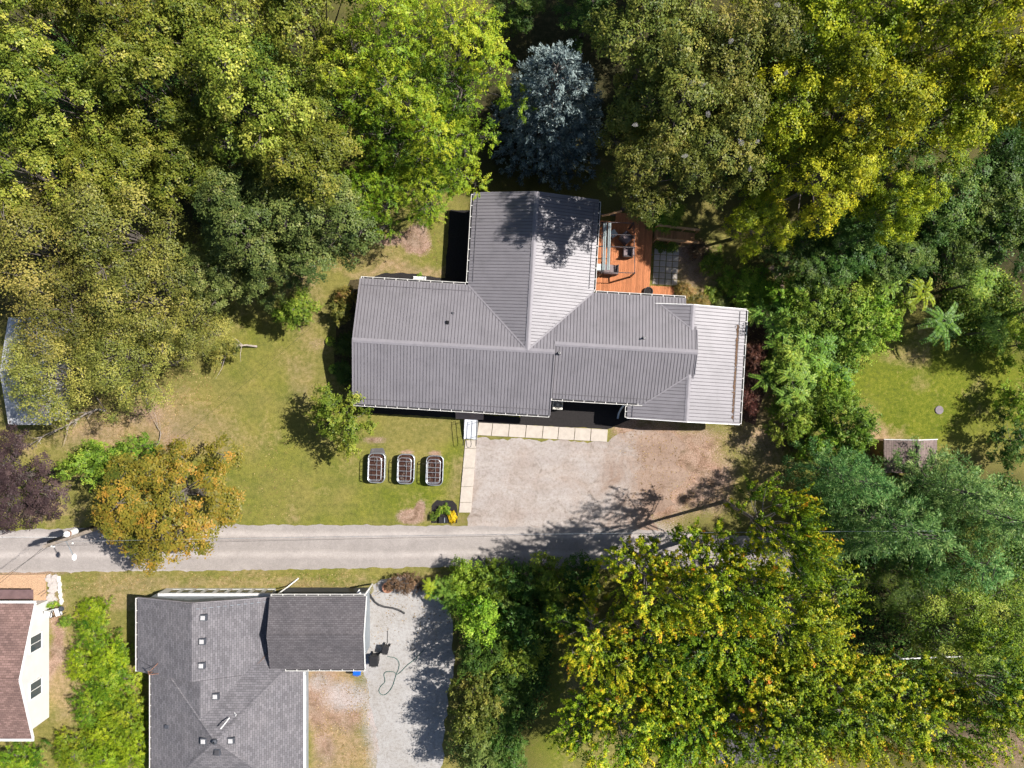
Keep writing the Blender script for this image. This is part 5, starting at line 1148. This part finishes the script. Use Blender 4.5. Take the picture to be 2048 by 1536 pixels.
for px, py, R, H, leaf, lb in ((930,1170,1.4,2.8,'bright','bright shrub at the top left corner of the hedge'), (985,1175,1.5,3.2,'green','green shrub on the road side of the hedge, second from left'), (1050,1165,1.5,3.2,'deep','dark shrub on the road side of the hedge, third from left'), (1110,1170,1.6,3.4,'green','shrub on the road side of the hedge, fourth from left'), (1165,1165,1.5,3.0,'deep','dark shrub on the road side of the hedge, rightmost'),
    (955,1240,1.5,4.6,'bright','bright shrub in the hedge below the corner'), (1030,1240,1.7,3.6,'deep','dark shrub inside the hedge, second row'), (1110,1240,1.6,3.2,'deep','dark shrub beside the orange-tipped maple'), (955,1315,1.5,5.0,'deep','hedge shrub along the drive, third from the road'), (1020,1310,1.6,3.4,'green','inner hedge shrub, third from the road'),
    (948,1385,1.4,5.0,'dusk','brownish hedge shrub along the drive'), (1005,1380,1.5,3.2,'deep','inner hedge shrub level with the hose loop'), (948,1445,1.4,5.2,'dusk','hedge shrub along the drive, second from the bottom'), (1000,1450,1.5,3.0,'deep','inner hedge shrub, second from the bottom'), (945,1515,1.5,4.8,'blueg','hedge shrub along the drive at the bottom edge'), (1015,1520,1.3,2.6,'deep','inner hedge shrub at the bottom edge')):
    bush('bush', leaf, px, py, R, H, lb, 'hedge between drive and maples')
for px, py, R, H, lb in ((185,1225,.9,1.1,'acid green shrub at the top tip of the thicket'), (180,1270,1.0,1.3,'acid green shrub second from the top of the thicket'), (215,1310,1.1,1.5,'acid green shrub at the thicket shoulder near the grey house'), (170,1335,1.1,1.6,'acid green shrub at the left bulge of the thicket'), (225,1370,1.2,1.7,'acid green shrub in the middle of the thicket'), (180,1405,1.2,1.7,'acid green shrub left of the lower gutter'), (240,1435,1.2,1.8,'acid green shrub against the lower gutter'),
    (205,1470,1.2,1.8,'acid green shrub near the bottom of the thicket'), (262,1500,1.2,1.8,'acid green shrub at the bottom beside the grey house'), (150,1500,1.2,1.6,'acid green shrub at the bottom left of the thicket'), (60,1520,1.2,1.6,'acid green shrub at the bottom left below the white house'), (205,1530,1.2,1.7,'acid green shrub on the bottom edge of the thicket')):
    bush('feather', ('acid','lime')[int(px*7) % 3 == 0], px+(px-200)*.15, py, R*1.25, H, lb, 'acid green thicket between the neighbour houses')
bush('bush','green',128,1245,.45,.7,'low green plant by the garden chairs'); bush('bush','bright',105,1210,.3,.5,'tiny green plant at the end of the rubble border')
for fam, leaf, px, py, R, H, lb in (('bush','flower',693,590,.8,1.7,'brownish shrub at the upper left corner of the house'), ('bush','tan',682,625,.8,1.8,'olive shrub below the brownish one at the left wall'), ('bush','deep',690,690,.8,1.0,'dark shrub in the shade of the left gable wall'), ('bush','deep',690,745,.8,1.0,'dark leafy shrub in the shade above the corner tree'),
    ('bush','bright',1512,578,1.5,1.6,'big bright green shrub inside the bend of the footpath'), ('bush','bright',1455,565,.8,1.0,'small bright shrub left of the big bright shrub'), ('bush','flower',1400,610,.8,.8,'orange-tinged flower clump at the back eave'), ('bush','flower',1372,585,.7,.8,'flowering clump beside the deck step'), ('bush','blueg',1448,612,.7,.7,'grey-green low clump in the flower strip'), ('bush','green',1425,588,.6,.7,'green low clump in the flower strip'),
    ('bush','bright',1325,437,.9,1.3,'bright shrub just above the deck ramp'), ('bush','green',1345,425,.9,1.6,'green shrub behind the deck ramp'), ('bush','brown',1400,500,.7,1.1,'brownish shrub at the foot of the deck ramp'), ('bush','green',1425,520,.9,1.4,'olive green shrub right of the ramp foot'),
    ('bush','green',1320,493,.4,.5,'low ivy clump along the near side of the ramp'), ('bush','green',1345,494,.4,.45,'low ivy clump further along the ramp side'), ('bush','brown',812,1168,.9,1.3,'dry brown shrub beside the fire pit'),
    ('bush','bright',880,1022,.30,.5,'bright leafy plant in the roadside mulch bed'), ('bush','bright',893,1018,.30,.45,'second bright plant in the roadside mulch bed, right'), ('bush','green',866,1033,.3,.4,'small green plant at the left of the roadside mulch bed'), ('bush','bright',838,552,.2,.4,'tiny green plant behind the white bench'), ('bush','brown',1590,880,.9,1.2,'brown twiggy shrub at the edge of the dirt pad')):
    bush(fam, leaf, px, py, R, H, lb)
# yellow chrysanthemum
p = P(904,1034); mu = thing('chrysanthemum', 'yellow flowering chrysanthemum in the roadside mulch bed', 'flower', (p.x, p.y, 0)); r = np.random.default_rng(3); n = 900
d = unit(r.normal(0,1,(n,3))*np.array([1,1,1])); d[:,2] = np.abs(d[:,2]); pos = d*np.array([.34,.44,.34])*(.7+.4*r.random((n,1)))*(1+.15*np.sin(9*d[:,:1]+5*d[:,1:2]))
me = leaf_mesh('blossoms', pos, d+r.normal(0,.3,(n,3)), r.normal(0,1,(n,3)), .1, .09, .5+.25*r.normal(0,1,n)); obj('blossoms', me, M['mum'], mu)
obj('stem', MB().tube([(0,0,0),(0,0,.3)], .05, 6), M['bark'], mu)
# hostas lit by gaps against the left wall
for i, (px, py) in enumerate(((662,683),(668,738))):
    p = P(px, py); h_ = thing('hosta', ('pale leafy plant catching sun left of the house wall, upper', 'pale leafy plant catching sun left of the house wall, lower')[i], 'plant', (p.x, p.y, 0)); n = 60
    d = unit(r.normal(0,1,(n,3))); d[:,2] = np.abs(d[:,2])*.8; obj('leaves', leaf_mesh('leaves', d*.32+np.array([0,0,.12]), d*.4+UP, d, .2, .13, .7+.15*r.normal(0,1,n)), LM['bright'], h_)
for fam, leaf, px, py, R, H, lb in (('broad','deep',1175,15,2.4,5,'dim green tree at the top edge behind the spruce'), ('broad','deep',1035,5,2.0,5,'dim green tree at the top edge left of the spruce'), ('broad','dusk',1500,-230,4.2,14,'olive tree just beyond the top edge, shading the lawn behind the spruce'), ('broad','dusk',1350,-190,4,13,'olive tree beyond the top edge above the spruce'), ('sparse','green',2360,560,3.4,13,'open tree beyond the right edge whose shadow dapples the clearing')):
    plant(fam, leaf, px, py, R, H, lb, name='broadleaf_tree')
# silk web nests in the dark and yellow trees
def blob(seed):
    r = np.random.default_rng(seed); mb = MB(); n, m = 10, 6
    prof = [(.05,-.32),(.30,-.2),(.42,0),(.36,.2),(.2,.33),(.04,.4)]
    mb.lathe(0,0,prof,n); mb.v = [(x*(1+r.normal(0,.18)), y*(1+r.normal(0,.18)), z+r.normal(0,.04)) for x,y,z in mb.v]; return mb.mesh('web_nest')
WM = [blob(s) for s in (1,2,3)]
def web(label, px, py, s, zf=.97):
    t = TREES[label]; H_ = 14*t.scale[2] if True else 0; z = zf*H_; p = P(px, py, z)-t.location; c_, s_ = math.cos(-t.rotation_euler[2]), math.sin(-t.rotation_euler[2])
    o = obj('web_nest', WM[int(px) % 3], M['web'], t); sc = t.scale
    o.location = ((p.x*c_-p.y*s_)/sc[0], (p.x*s_+p.y*c_)/sc[1], z/sc[2]); o.scale = (s*.5, s*.8, s*.6); o.rotation_euler = (.3, .2, px)
A_, B_ = 'dark olive tree right of the spruce, with web nests', 'olive tree with tan tips between the dark and the yellow trees'
for lb, px, py, s in ((A_,1383,165,.8),(A_,1416,228,.6),(A_,1405,170,.6),(A_,1270,250,.55),('olive tree above the deck ramp',1482,285,.85),('olive tree above the deck ramp',1515,283,.6),('olive tree above the deck ramp',1370,312,.8),('olive tree above the deck ramp',1500,338,.6),(B_,1462,82,.6),(B_,1572,146,.5),(B_,1555,10,.6),
    ('yellow-green tree above the small path',1818,345,.0001)):
    if s > .01: web(lb, px, py, s)
# undergrowth that reads as one mass on the wood floor
def undergrowth(name, regions, n, leaf, label, seed, hmax=1.2):
    r = np.random.default_rng(seed); pts = []
    for cx, cy, rx, ry, k in regions:
        m_ = int(n*k); a = r.random(m_)*6.283; q = np.sqrt(r.random(m_)); pts.append(np.stack([(cx+rx*q*np.cos(a)-1024)/27.307, (768-cy-ry*q*np.sin(a))/27.307], 1))
    c = np.concatenate(pts); m_ = len(c); kk = 12; ti = np.repeat(np.arange(m_), kk); hh = (r.random(m_)*hmax)[ti]
    pos = np.concatenate([c[ti]+r.normal(0,.22,(m_*kk,2)), (.08+hh*r.random(m_*kk))[:,None]], 1)
    me = leaf_mesh(name, pos, UP+r.normal(0,.5,(m_*kk,3)), r.normal(0,1,(m_*kk,3)), .17, .11, .4+.2*r.normal(0,1,m_*kk)+.1*r.normal(0,1,m_)[ti])
    setp(obj(name, me, LM[leaf]), label, 'undergrowth', kind='stuff')
undergrowth('undergrowth', [(300,200,330,190,.3),(800,230,150,120,.12),(1560,230,330,170,.25),(1800,480,220,90,.2),(540,420,140,80,.13),(2040,320,60,150,.14)], 6500, 'deep', 'dark green undergrowth covering the floor of the woods', 1)
undergrowth('undergrowth', [(1850,1080,200,110,.3),(1500,1260,200,130,.25),(1800,1330,180,140,.2),(1030,1290,70,170,.25),(2010,1200,60,250,.25)], 4200, 'deep', 'low undergrowth beneath the pines, maples and hedge', 2, .9)
undergrowth('undergrowth', [(1640,660,90,90,.5),(1610,800,60,60,.2),(1960,620,80,80,.3)], 2200, 'green', 'weedy ground growth among the sumacs on the right', 3, .9)

# stray leaves: too many and too small to count
def scatter(name, regions, n, leaf, label, seed, L, W, hz, tilt, base=.45):
    r = np.random.default_rng(seed); tot = sum((b-a)*(d-c)*k for a,b,c,d,k in regions); pts = []
    for a, b, c, d, k in regions:
        m_ = int(n*(b-a)*(d-c)*k/tot); pts.append(np.stack([(r.uniform(a,b,m_)-1024)/27.307, (768-r.uniform(c,d,m_))/27.307], 1))
    q = np.concatenate(pts); keep = vnoise(q[:,0]*.7+60, q[:,1]*.7+60, seed+5) > .42; q = q[keep]; m_ = len(q)
    pos = np.concatenate([q, (hz*(.4+.6*r.random(m_)))[:,None]], 1); sz = .6+.8*r.random(m_)
    me = leaf_mesh(name, pos, UP+r.normal(0,tilt,(m_,3)), r.normal(0,1,(m_,3)), L*sz, W*sz, base+.2*r.normal(0,1,m_)+.5*(vnoise(q[:,0]*.4+30, q[:,1]*.4+30, seed+9)-.5))
    setp(obj(name, me, LM[leaf]), label, name.replace('_', ' '), kind='stuff')
LM['litterleaf'] = leafmat('fallen_leaf', [(.12,.075,.03),(.34,.22,.085),(.55,.42,.20)], .1, .05)
scatter('stray_leaves', [(150,440,740,900,1),(440,600,880,1035,.3),(120,700,1146,1180,1),(630,740,1350,1530,1),(1240,1420,860,1000,.5),(1480,1560,640,840,1.2),(740,900,1160,1300,.3),(700,880,440,540,.3),(1360,1540,500,640,.8)], 7000, 'litterleaf', 'tan leaves fallen on lawn, verge and dirt', 43, .085, .06, .03, .3)
